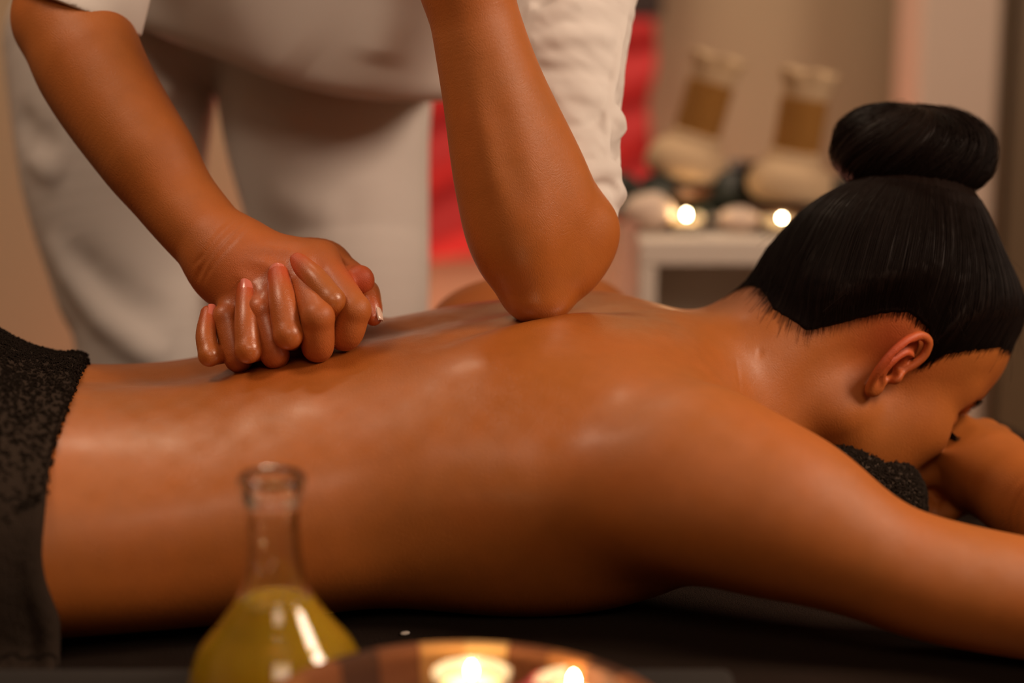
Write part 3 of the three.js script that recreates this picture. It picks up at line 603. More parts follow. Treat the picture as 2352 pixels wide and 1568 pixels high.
// ---------- the therapist: bare forearms, white tunic and trousers ----------
const therapist = new Field();
const T_ELBOW = [-0.3294, 1.0862, -0.1329], T_WRIST = [-0.2026, 0.9230, -0.0358];
{
  const B = therapist;
  // her right arm, straight down to the fist on the loin
  B.limb([-0.3088, 1.2882, -0.2729], T_ELBOW, 0.048, 0.0405, 0.006);
  B.chain([T_ELBOW, [-0.3003, 1.0315, -0.1038], [-0.2446, 0.9651, -0.0632], T_WRIST], [0.0405, 0.0355, 0.0300, 0.0270], 0.006, 'add', 20);
  B.limb([-0.3051, 1.0606, -0.1019], [-0.2614, 1.0005, -0.0686], 0.022, 0.016, 0.04);
  // back of the hand, fist and thumb
  const MC = [[-0.1340, 0.9232, -0.0236], [-0.1487, 0.9177, -0.0122], [-0.1676, 0.9071, -0.0058], [-0.1893, 0.8945, -0.0073]];
  const PIP = [[-0.1074, 0.8957, 0.0180], [-0.1310, 0.8940, 0.0337], [-0.1713, 0.8957, 0.0180], [-0.1976, 0.8887, 0.0073]];
  const DIP = [[-0.1147, 0.8770, 0.0128], [-0.1325, 0.8715, 0.0242], [-0.1625, 0.8664, 0.0233], [-0.1889, 0.8614, 0.0172]];
  const TIP = [[-0.1303, 0.8789, -0.0203], [-0.1407, 0.8723, -0.0128], [-0.1662, 0.8657, -0.0144], [-0.1869, 0.8623, -0.0127]];
  const R = [0.0108, 0.0109, 0.0100, 0.0090];
  MC.forEach((m, i) => B.limb([-0.1976, 0.9209, -0.0333], m, 0.021, 0.0135, 0.02));
  B.limb([-0.1904, 0.9144, -0.0350], [-0.1588, 0.9032, -0.0275], 0.024, 0.020, 0.015);
  MC.forEach((m, i) => { B.chain([m, PIP[i]], [R[i] * 1.08, R[i] * 1.02], 0.006); B.chain([PIP[i], DIP[i], TIP[i]], [R[i] * 1.02, R[i], R[i] * 0.9], 0.002); });
  B.chain([[-0.1767, 0.9168, -0.0488], [-0.1367, 0.9207, -0.0496], [-0.1200, 0.9142, -0.0360], [-0.1081, 0.9100, -0.0187]], [0.018, 0.0140, 0.0108, 0.0100], 0.005);
  B.ball([-0.1059, 0.9104, -0.0147], [0.0098, 0.0108, 0.0082], 0.003);
  // tendons, wrist creases, forearm muscles
  const skinLine = (pts, n = 12) => spline(pts.map((p) => B.onto(p)), n).map((p) => B.onto(p));
  for (const q of [[[-0.1866, 0.9281, -0.0123], [-0.1624, 0.9275, -0.0122], [-0.1374, 0.9239, -0.0043]], [[-0.1863, 0.9249, -0.0096], [-0.1671, 0.9218, -0.0008], [-0.1511, 0.9176, 0.0083]], [[-0.1909, 0.9175, -0.0080], [-0.1791, 0.9115, 0.0014], [-0.1684, 0.9041, 0.0112]]]) B.fold(skinLine(q), 0.0045, 0.0011, 0.4);
  B.fold(skinLine([[-0.1896, 0.9417, -0.0275], [-0.1987, 0.9376, -0.0144], [-0.2073, 0.9280, -0.0093], [-0.2155, 0.9116, -0.0150]]), 0.0024, -0.0017, 0.15);
  B.fold(skinLine([[-0.1866, 0.9387, -0.0269], [-0.1940, 0.9351, -0.0108], [-0.2028, 0.9253, -0.0067], [-0.2109, 0.9102, -0.0126]]), 0.0020, -0.0009, 0.2);
  B.fold(skinLine([[-0.1939, 0.9441, -0.0280], [-0.2033, 0.9388, -0.0146], [-0.2110, 0.9297, -0.0096], [-0.2172, 0.9207, -0.0159]]), 0.0020, -0.0010, 0.2);
  B.fold(skinLine([[-0.1326, 0.9288, -0.0350], [-0.1303, 0.9226, -0.0234], [-0.1254, 0.9170, -0.0161]]), 0.0025, -0.0018, 0.2);
  // her left arm: elbow pressing beside the spine, forearm up
  const TE = [0.0190, 0.9022, -0.0191], TW = [-0.0344, 1.1203, -0.0246], TS = [0.0536, 1.2113, -0.2157];
  B.chain([TE, [0.0088, 0.9355, -0.0200], [0.0006, 0.9779, -0.0229], [-0.0153, 1.0440, -0.0227], TW], [0.0185, 0.037, 0.0405, 0.0335, 0.0265], 0.02, 'add', 20);
  B.chain([[0.0438, 0.9239, -0.0340], [0.0342, 0.9707, -0.0316], [-0.0091, 1.0581, -0.0359], [-0.0263, 1.1202, -0.0348]], [0.020, 0.0235, 0.019, 0.016], 0.022, 'add', 20);
  B.chain([TE, [0.0380, 0.9310, -0.0487], [0.0380, 0.9834, -0.0814], TS], [0.0185, 0.030, 0.0295, 0.040], 0.02, 'add', 12);
  B.ball([0.0578, 0.9414, -0.0418], [0.0155, 0.018, 0.016], 0.02);
  B.ball([0.0180, 0.8964, -0.0138], [0.020, 0.012, 0.018], 0.012);
  B.fold([[-0.0186, 1.0693, 0.0088], [-0.0119, 1.0380, 0.0154], [-0.0053, 1.0090, 0.0164], [0.0012, 0.9830, 0.0189], [0.0085, 0.9591, 0.0168]].map((p) => B.onto(p)), 0.010, -0.0018, 0.35);
  B.fold([[-0.0265, 1.0636, 0.0100], [-0.0221, 1.0238, 0.0184], [-0.0134, 0.9833, 0.0219], [-0.0018, 0.9476, 0.0193]].map((p) => B.onto(p)), 0.012, 0.0016, 0.35);
  // wrist and closed hand above the picture
  B.chain([TW, [-0.0383, 1.1462, -0.0127], [-0.0365, 1.1772, -0.0091]], [0.0265, 0.030, 0.034], 0.02);
  // shoulders and chest inside the tunic
  B.limb([-0.3088, 1.2882, -0.2729], TS, 0.05, 0.05, 0.03);
}
const T_TIPS = [[-0.1047, 0.9121, -0.0069], [-0.1319, 0.8928, 0.0309], [-0.1097, 0.8928, 0.0156]];
const therapistTone = skinTone((x, y, z) => { const p = [x, y, z]; return Math.min(1.5, 1.5 * around(p, T_TIPS[0], 0.015) + 0.8 * around(p, [-0.1641, 0.8938, 0.0052], 0.055)); });
const tBase = [-0.2693, 0.4803, -0.3977]; tBase[1] = 0;
const therapistPerson = thing('person', 'therapist in white tunic and trousers leaning over the client with elbow and fist', 'person', tBase);
const therapistLook = { color: therapistTone, uv: oilOn([[[-0.1611, 0.8938, 0.0052], 0.034], [[0.0179, 0.8949, -0.0053], 0.05]]), uv1: poreUV, at: tBase };
mesh('body', mergeGeometries([therapist.build([-0.40, 0.82, -0.34, 0.14, 1.1380, 0.12], FINE.hands, therapistLook), therapist.build([-0.40, 1.138, -0.34, 0.20, 1.45, 0.12], 0.005, therapistLook)]), skin, therapistPerson);

const cloth = new THREE.MeshPhysicalMaterial({ color: new THREE.Color().setRGB(0.63, 0.585, 0.55), roughness: 0.9, sheen: 0.2, sheenRoughness: 0.6, sheenColor: new THREE.Color(0.8, 0.75, 0.7) });
const clothTrousers = cloth.clone();
{
  const G = new Field();
  const plane = (a, b, c, away) => { const n = V(...b).sub(V(...a)).cross(V(...c).sub(V(...a))).normalize(), o0 = n.dot(V(...a)); if (n.dot(V(...away)) > o0) n.negate(); const o = n.dot(V(...a)); return (x, y, z) => n.x * x + n.y * y + n.z * z - o; };
  // body of the tunic, cut off along the hem
  G.limb([-0.2277, 1.0205, -0.4818], [-0.1413, 1.2500, -0.3875], 0.165, 0.185, 0.02, 'add', [0, 0.2, 0.98, 0.68]);
  G.ball([-0.1346, 1.0733, -0.3601], [0.12, 0.12, 0.075], 0.06);
  G.fold([[-0.0959, 1.1185, -0.2675], [-0.0970, 1.0704, -0.2471], [-0.1047, 1.0354, -0.2498]].map((p) => G.onto(p)), 0.020, 0.006, 0.2);
  G.fold([[-0.2269, 1.1108, -0.3272], [-0.2108, 1.0680, -0.3079], [-0.1803, 1.0293, -0.2894]].map((p) => G.onto(p)), 0.03, 0.007, 0.2);
  const under = [-0.2223, 0.7415, -0.3816];
  G.custom(plane([-0.3397, 1.0726, -0.4009], [-0.1564, 1.0173, -0.2664], [-0.2426, 1.0262, -0.5955], under), 0.02, 'cut');
  G.custom(plane([-0.1696, 1.0131, -0.2553], [-0.0449, 1.0114, -0.2550], [-0.1640, 1.0049, -0.5910], under), 0.02, 'cut');
  // sleeves
  const S1 = new Field(), S2 = new Field();
  S1.chain([[0.0383, 0.9418, -0.0603], [0.0379, 0.9654, -0.0734], [0.0365, 1.0224, -0.1060], [0.0403, 1.0812, -0.1389], [0.0536, 1.2113, -0.2157]], [0.0365, 0.0405, 0.0445, 0.0485, 0.066], 0.03);
  S1.custom(plane([0.0769, 0.9404, -0.0661], [0.0502, 0.9614, -0.0317], [0.0541, 0.9484, -0.1291], [0.0385, 0.9075, -0.0386]), 0.003, 'cut');
  S2.limb([-0.3304, 1.0783, -0.1312], [-0.3088, 1.2882, -0.2729], 0.053, 0.064, 0.03);
  S2.custom(plane([-0.3264, 1.0988, -0.0997], [-0.2906, 1.0860, -0.0919], [-0.3264, 1.0864, -0.1789], [-0.3340, 1.0060, -0.1107]), 0.003, 'cut');
  S1.push({ op: 'grain', f: (x, y, z) => 0.0016 * NZ(x * 26, y * 60, z * 26) + 0.0009 * NZ(x * 60 + 5, y * 110 + x * 60, z * 60) });
  for (const [pts, r, a] of [
    [[[-0.0003, 1.0644, -0.1027], [0.0154, 1.0798, -0.0906], [0.0355, 1.0970, -0.0840], [0.0513, 1.1137, -0.0927]], 0.007, 0.0024],
    [[[0.0060, 1.0824, -0.1065], [0.0185, 1.0967, -0.0942], [0.0294, 1.1106, -0.0920]], 0.006, -0.0022],
    [[[0.0060, 1.0642, -0.0924], [0.0386, 1.0765, -0.0807], [0.0806, 1.0737, -0.1046]], 0.006, 0.0028],
    [[[0.0122, 1.0476, -0.0838], [0.0386, 1.0529, -0.0726], [0.0769, 1.0451, -0.0883]], 0.005, -0.002],
    [[[0.0013, 1.0886, -0.1078], [0.0294, 1.0953, -0.0888], [0.0546, 1.1075, -0.0965]], 0.007, 0.0035],
    [[[0.0199, 1.0315, -0.0701], [0.0477, 1.0366, -0.0630], [0.0700, 1.0317, -0.0753]], 0.005, 0.0018],
    [[[0.0261, 1.0106, -0.0606], [0.0506, 1.0144, -0.0532], [0.0682, 1.0208, -0.0678]], 0.004, -0.0016],
    [[[0.0382, 0.9965, -0.0473], [0.0534, 0.9984, -0.0437], [0.0695, 1.0052, -0.0594]], 0.005, 0.0022],
    [[[0.0441, 0.9820, -0.0391], [0.0628, 0.9851, -0.0449], [0.0800, 0.9795, -0.0744]], 0.005, 0.0028],
    [[[0.0533, 0.9700, -0.0366], [0.0659, 0.9739, -0.0425], [0.0779, 0.9669, -0.0615]], 0.004, -0.0018],
    [[[0.0848, 1.0944, -0.1244], [0.0800, 1.0668, -0.1032], [0.0737, 1.0427, -0.0878], [0.0699, 1.0222, -0.0702], [0.0677, 1.0013, -0.0606], [0.0655, 0.9809, -0.0491]], 0.0035, 0.0026],
    [[[0.0753, 1.0380, -0.0868], [0.0813, 1.0280, -0.0949], [0.0845, 1.0188, -0.1032]], 0.006, -0.003],
    [[[0.0699, 1.0222, -0.0702], [0.0810, 1.0129, -0.0866], [0.0832, 1.0047, -0.0900]], 0.007, 0.004],
    [[[0.0676, 1.0000, -0.0583], [0.0785, 0.9903, -0.0767], [0.0813, 0.9814, -0.0850]], 0.006, -0.003],
    [[[0.0710, 0.9681, -0.0515], [0.0782, 0.9663, -0.0665], [0.0825, 0.9597, -0.0804]], 0.006, 0.003],
  ].map(([p, ...q]) => [spline(p.map((c) => S1.onto(c)), 10).map((c) => S1.onto(c)), ...q])) S1.fold(pts, r * 1.1, a * 2, 0.2);
  G.limb([0.0536, 1.2113, -0.2157], [-0.1413, 1.2500, -0.3875], 0.066, 0.12, 0.06);
  G.limb([-0.3088, 1.2882, -0.2729], [-0.1413, 1.2500, -0.3875], 0.062, 0.11, 0.06);
  G.maxDisp = 0.012;
  mesh('tunic', mergeGeometries([G.build([-0.42, 0.84, -0.62, 0.26, 1.45, -0.02], FINE.cloth, { at: tBase }), S1.build([-0.06, 0.86, -0.32, 0.18, 1.30, 0.04], FINE.cloth * 0.5, { at: tBase }), S2.build([-0.42, 1.0, -0.32, -0.20, 1.36, 0.0], FINE.cloth * 0.6, { at: tBase })]), cloth, therapistPerson);

  const L = new Field();
  const leg = (pts, rs) => L.chain(pts, rs, 0.008);
  L.limb([-0.3629, 1.0951, -0.5795], [-0.1934, 1.0955, -0.5591], 0.10, 0.10, 0.01);
  const down = (p, y) => [p[0], y, p[2]];
  const k1 = [-0.3534, 0.7491, -0.4753], k2 = [-0.1609, 0.7984, -0.4653];
  leg([[-0.3899, 1.0410, -0.5577], [-0.3854, 0.9265, -0.5130], [-0.3673, 0.8358, -0.4937], k1, down(k1, 0.42), down(k1, 0.06)], [0.105, 0.088, 0.078, 0.066, 0.064, 0.062]);
  leg([[-0.1818, 1.0338, -0.5358], [-0.1768, 0.9696, -0.5017], [-0.1642, 0.8759, -0.4817], k2, down(k2, 0.42), down(k2, 0.06)], [0.108, 0.098, 0.085, 0.081, 0.068, 0.064]);
  for (const [pts, r, a] of [
    [[[-0.4638, 0.9565, -0.4478], [-0.4436, 0.9443, -0.4298], [-0.4143, 0.9339, -0.4225]], 0.013, 0.010],
    [[[-0.4409, 0.8785, -0.4363], [-0.4228, 0.8414, -0.4131], [-0.3855, 0.8031, -0.3998], [-0.3404, 0.7745, -0.3989], [-0.3141, 0.7625, -0.4065]], 0.013, 0.015],
    [[[-0.4140, 0.8721, -0.4247], [-0.3915, 0.8423, -0.4082], [-0.3514, 0.8188, -0.4032], [-0.3060, 0.8001, -0.4145]], 0.02, -0.008],
    [[[-0.4776, 0.9925, -0.4759], [-0.4517, 0.9703, -0.4507], [-0.4196, 0.9561, -0.4323]], 0.016, -0.009],
    [[[-0.3503, 1.0427, -0.4456], [-0.3094, 1.0195, -0.4356], [-0.2840, 1.0047, -0.4478]], 0.013, 0.009],
    [[[-0.2623, 1.0075, -0.4382], [-0.2197, 0.9973, -0.4156], [-0.1790, 0.9905, -0.4039]], 0.012, 0.007],
    [[[-0.2543, 0.9957, -0.4357], [-0.2084, 0.9776, -0.4165], [-0.1633, 0.9674, -0.3990]], 0.012, -0.005],
    [[[-0.2317, 0.9241, -0.4307], [-0.1892, 0.9110, -0.4074], [-0.1490, 0.9000, -0.4000]], 0.018, 0.005],
  ]) L.fold(pts.map((p) => L.onto(p)), r, a, 0.25);
  mesh('trousers', L.build([-0.52, 0.0, -0.72, 0.06, 1.24, -0.32], FINE.cloth * 1.2, { at: tBase }), clothTrousers, therapistPerson);
}

// ---------- finger nails ----------
{
  const nailMaterial = new THREE.MeshPhysicalMaterial({ color: new THREE.Color().setRGB(0.58, 0.15, 0.10), roughness: 0.28, clearcoat: 0.6, clearcoatRoughness: 0.15 });
  const clearNail = new THREE.MeshPhysicalMaterial({ color: new THREE.Color().setRGB(0.72, 0.52, 0.42), roughness: 0.25, clearcoat: 0.6, clearcoatRoughness: 0.15 });
  const view = V(0, 0.42, 0.9).normalize();
  const nail = (person, base, tip, dip, r, length, width, lift, material, facing = view, out = 0.0012) => {
    const d = V(...tip).sub(V(...dip)).normalize(), n = facing.clone().sub(d.clone().multiplyScalar(facing.dot(d))).normalize(), s = d.clone().cross(n), nu = 12, nv = 12, pos = [], idx = [];
    for (const k of [0, 1]) for (let j = 0; j <= nv; j++) for (let i = 0; i <= nu; i++) {
      const u = i / nu * 2 - 1, v = j / nv, round = Math.sqrt(Math.max(0, 1 - Math.pow(Math.abs(v * 2 - 1), 5))), w = width / 2 * (0.80 + 0.20 * round) * (v < 0.08 ? 0.75 + v * 3 : 1) * (v > 0.9 ? 1 - (v - 0.9) * 2.4 : 1);
      const a = u * 1.05, x = Math.sin(a) / Math.sin(1.05) * w, h = (Math.cos(a) - 1) * width * 0.42 - Math.pow(v - 0.35, 2) * length * 0.22;
      const p = V(...tip).addScaledVector(d, (v - 0.62) * length + 0.001).addScaledVector(s, x).addScaledVector(n, r * lift + h + (k ? 0 : 0.0007) + (v > 0.7 ? (v - 0.7) * out : 0));
      pos.push(p.x - base[0], p.y - base[1], p.z - base[2]);
    }
    const M = (nu + 1) * (nv + 1), q = (i, j, k) => k * M + j * (nu + 1) + i;
    for (let j = 0; j < nv; j++) for (let i = 0; i < nu; i++) idx.push(q(i, j, 0), q(i + 1, j, 0), q(i, j + 1, 0), q(i + 1, j, 0), q(i + 1, j + 1, 0), q(i, j + 1, 0), q(i, j, 1), q(i, j + 1, 1), q(i + 1, j, 1), q(i + 1, j, 1), q(i, j + 1, 1), q(i + 1, j + 1, 1));
    for (let i = 0; i < nu; i++) idx.push(q(i, nv, 0), q(i + 1, nv, 0), q(i, nv, 1), q(i + 1, nv, 0), q(i + 1, nv, 1), q(i, nv, 1));
    const g = new THREE.BufferGeometry(); g.setAttribute('position', new THREE.Float32BufferAttribute(pos, 3)); g.setIndex(idx); g.computeVertexNormals();
    mesh('fingernail', g, material, person);
  };
  const b = clientBase;
  nail(clientPerson, b, [-0.1485, 0.9251, -0.0046], [-0.1351, 0.9165, 0.0126], 0.0074, 0.012, 0.0095, 0.85, nailMaterial, V(-0.5, 0.8, 0.4).normalize());
  nail(clientPerson, b, [-0.1606, 0.9174, 0.0042], [-0.1560, 0.9027, 0.0227], 0.0080, 0.0125, 0.0105, 0.88, nailMaterial);
  nail(clientPerson, b, [-0.1827, 0.9083, 0.0041], [-0.1804, 0.8900, 0.0244], 0.0072, 0.0140, 0.0100, 0.92, nailMaterial, V(0.25, 0.3, 0.9).normalize());
  nail(clientPerson, b, [-0.2095, 0.8909, 0.0058], [-0.2094, 0.8784, 0.0197], 0.0060, 0.011, 0.0082, 0.92, nailMaterial, V(0.75, 0.3, 0.6).normalize());
  nail(clientPerson, b, [-0.0962, 0.8874, -0.0057], [-0.0993, 0.8945, -0.0124], 0.0068, 0.0150, 0.0072, 0.80, clearNail, V(0.92, 0.25, 0.3).normalize());
}

// ---------- towels ----------
{
  const T = new Field(), base = onBody(-0.5, 0, BED_Y);
  const edge = (x, y, z) => { const dx = x - ORG[0], dz = z - ORG[2], s = dx * AX[0] + dz * AX[2], l = dx * LAT[0] + dz * LAT[2]; return s + 0.304 + 0.022 * smooth(l, 0.02, 0.16) + 0.004 * Math.sin(y * 60 + l * 30); };
  T.custom((x, y, z) => trunkDistance(x, y, z) - 0.0075, 0.02);
  T.custom((x, y, z) => { const q = onBody(-0.72, 0.17, 0.702), dx = x - q[0], dz = z - q[2], s = Math.abs(dx * AX[0] + dz * AX[2]) - 0.40, l = Math.abs(dx * LAT[0] + dz * LAT[2]) - 0.125, v = Math.abs(y - 0.703) - 0.004; return Math.hypot(Math.max(s, 0), Math.max(l, 0), Math.max(v, 0)) + Math.min(0, Math.max(s, l, v)) - 0.003; }, 0.05);
  T.push({ op: 'grain', f: (x, y, z) => {
    const e = edge(x, y, z), dx = x - ORG[0], dz = z - ORG[2], l = dx * LAT[0] + dz * LAT[2];
    return 0.0022 * Math.exp(-(((e + 0.007) / 0.006) ** 2)) + 0.010 * smooth(-e, 0.035, 0.09) * smooth(y, 0.80, 0.87) + 0.0045 * NZ(x * 7 + 3, y * 9, z * 7) * smooth(-e, 0, 0.06) + 0.0005 * NZ(x * 60, y * 60, z * 60) + 0.0004 * NZ(x * 210, y * 210, z * 210);
  } });
  T.custom((x, y, z) => -edge(x, y, z) * 0.95, 0.004, 'cut');
  T.maxDisp = 0.018;
  const g = T.build([-0.92, 0.69, -0.36, -0.20, 0.96, 0.40], FINE.towel, { uv: terryUV, at: base, keep: (x, y, z) => trunkDistance(x, y, z) > 0.001 });
  const t = thing('hip_towel', 'dark brown terry towel draped over the hips of the woman lying face down', 'towel', base);
  mesh('cloth', g, terry, t);
  pile('pile', g, 11000, t, (x, y, z, nx, ny) => x + base[0] > -0.43 && z + base[2] > -0.12 && y + base[1] > 0.80 + 0.07 * rnd());

  // rolled towel under the chin
  const R = new Field(), rb = [0.2576, 0.7681, -0.0192];
  const back = (p, d) => [p[0] - LAT[0] * d, p[1], p[2] - LAT[2] * d];
  const at = (x, y, lift) => [x, y, -0.095 - 0.231 * (x - 0.2475)];
  const p1 = at(0.224, 0.746), p2 = at(0.257, 0.738); rb[1] = BED_Y;
  R.limb(back(p1, -0.040), back(p1, 0.13), 0.046, 0.046, 0.006);
  R.limb(back(p2, -0.046), back(p2, 0.13), 0.038, 0.038, 0.006);
  R.push({ op: 'grain', f: (x, y, z) => 0.0016 * NZ(x * 90, y * 90, z * 90) + 0.0011 * NZ(x * 230, y * 230, z * 230) });
  R.maxDisp = 0.004;
  const rg = R.build([0.13, 0.69, -0.32, 0.32, 0.81, 0.02], FINE.towel * 0.7, { uv: terryUV, at: rb });
  const r = thing('rolled_towel', 'small dark terry towel rolled up under the chin of the woman', 'towel', rb);
  const rolledTerry = terry.clone(); rolledTerry.color.setRGB(0.06, 0.043, 0.032);
  mesh('roll', rg, rolledTerry, r);
  pile('pile', rg, 22000, r, (x, y, z) => z + rb[2] > -0.12).material = rolledTerry;
}

// ---------- things in front: trolley, carafe of oil, wooden tray with candles and petals ----------
const TROLLEY_Y = 0.737;
const glass = new THREE.MeshPhysicalMaterial({ color: 0xffffff, transmission: 1, thickness: 0.004, roughness: 0.02, ior: 1.5, attenuationColor: new THREE.Color(0.80, 0.92, 0.72), attenuationDistance: 0.08 });
const oilMaterial = new THREE.MeshPhysicalMaterial({ color: new THREE.Color().setRGB(0.95, 0.60, 0.03), transmission: 0.5, thickness: 0.05, roughness: 0.05, ior: 1.46, attenuationColor: new THREE.Color(0.80, 0.55, 0.03), attenuationDistance: 0.08 });
const cupMaterial = new THREE.MeshPhysicalMaterial({ color: new THREE.Color().setRGB(0.9, 0.85, 0.75), transmission: 0.75, thickness: 0.001, roughness: 0.25, ior: 1.45 });
const waxMaterial = new THREE.MeshPhysicalMaterial({ color: new THREE.Color().setRGB(0.78, 0.66, 0.42), roughness: 0.55, sheen: 0.2 });
const flameMaterial = new THREE.MeshStandardMaterial({ color: 0x000000, emissive: new THREE.Color().setRGB(1, 0.76, 0.44), emissiveIntensity: 100 });
const wickMaterial = paint(0.02, 0.016, 0.014);
const dots = (pts, n) => spline(pts.map(([r, y]) => [r, y, 0]), n).map(([r, y]) => [Math.max(r, 0), y]);
function flame(parent, y, power) {
  const g = lathe(dots([[0, 0], [0.0013, 0.001], [0.0020, 0.0035], [0.0017, 0.0052], [0.0009, 0.0070], [0, 0.0085]], 18), 20); g.translate(0, y, 0);
  const f = mesh('flame', g, flameMaterial, parent); f.castShadow = false;
  const l = new THREE.PointLight(new THREE.Color().setRGB(1, 0.58, 0.25), power); l.position.set(0, y + 0.005, 0); l.shadow.radius = 0.2; l.castShadow = true; l.name = 'flame_light'; parent.add(l);
}
function tealight(label, at, { lit = true, group, power = 0.0014, wax = 0.0125 } = {}) {
  const t = thing('tealight', label, 'candle', at, 0, group);
  mesh('cup', lathe([[0, 0], [0.0175, 0], [0.0185, 0.0008], [0.0205, 0.019], [0.0209, 0.0195], [0.0203, 0.0198], [0.0197, 0.0192], [0.0178, 0.0012], [0, 0.0012]], 48), cupMaterial, t);
  mesh('wax', lathe([[0, 0.0015], [0.0174, 0.0015], [0.0176 + 0.0017 * wax / 0.019, wax], [0.0160, wax - 0.0005], [0.006, wax - 0.0015], [0, wax - 0.002]], 40), waxMaterial, t);
  mesh('wick', tube([[0, wax - 0.004, 0], [0.0004, wax + 0.002, 0], [0.001, wax + 0.005, 0.0004]], [0.0009, 0.0008, 0.0006], 6), wickMaterial, t);
  if (lit) flame(t, wax + 0.004, power);
  return t;
}
{
  const t = thing('side_trolley', 'dark wooden side trolley standing against the couch, carrying the oil carafe and the tray', 'trolley', [-0.09, 0, 0.46]);
  const wood = paint(0.010, 0.007, 0.005, 1);
  const top = box(0.43, 0.022, 0.42, 0.006); top.translate(0, TROLLEY_Y - 0.011, 0.012); mesh('top', top, wood, t);
  const low = box(0.40, 0.018, 0.26, 0.005); low.translate(0, 0.25, 0.08); mesh('shelf', low, wood, t);
  for (const [x, z] of [[-0.19, 0.0], [0.19, 0.0], [-0.19, 0.19], [0.19, 0.19]]) { const l = box(0.03, 0.722, 0.03, 0.004); l.translate(x, 0.361, z); mesh('leg', l, wood, t); }
}
{
  const p = [-0.1271, 0.8646, 0.3079], hgt = p[1] - TROLLEY_Y - 0.001, t = thing('oil_carafe', 'clear glass carafe of yellow massage oil with a flared lip and conical body', 'carafe', [p[0], TROLLEY_Y, p[2]]);
  const out = dots([[0.047, 0.004], [0.0475, 0.012], [0.0425, 0.028], [0.030, 0.044], [0.0195, 0.060], [0.0152, 0.078], [0.0140, 0.094], [0.0140, hgt - 0.024], [0.0148, hgt - 0.016], [0.0172, hgt - 0.011], [0.0180, hgt - 0.006], [0.0176, hgt - 0.0015], [0.0160, hgt]], 90);
  const wall = 0.0028, inn = dots([[0.0135, hgt - 0.001], [0.0126, hgt - 0.006], [0.0118, hgt - 0.016], [0.0112, hgt - 0.026], [0.0112, 0.094], [0.0124, 0.078], [0.0165, 0.061], [0.027, 0.045], [0.0395, 0.028], [0.0445, 0.013], [0.043, 0.006], [0.030, 0.0045], [0, 0.0045]], 90);
  mesh('glass', lathe([[0, 0], [0.044, 0], [0.0463, 0.0015], ...out, ...inn], 72), glass, t);
  const level = 0.0585, body = inn.filter(([r, y]) => y <= level).map(([r, y]) => [Math.max(0, r + 0.0004), y - 0.0002]), r0 = body[0][0];
  mesh('oil', lathe([...[[0, 0.0048]], ...body.slice().reverse().slice(1), [r0 - 0.001, level], [r0 * 0.5, level - 0.0006], [0, level - 0.0006]], 72), oilMaterial, t);
}
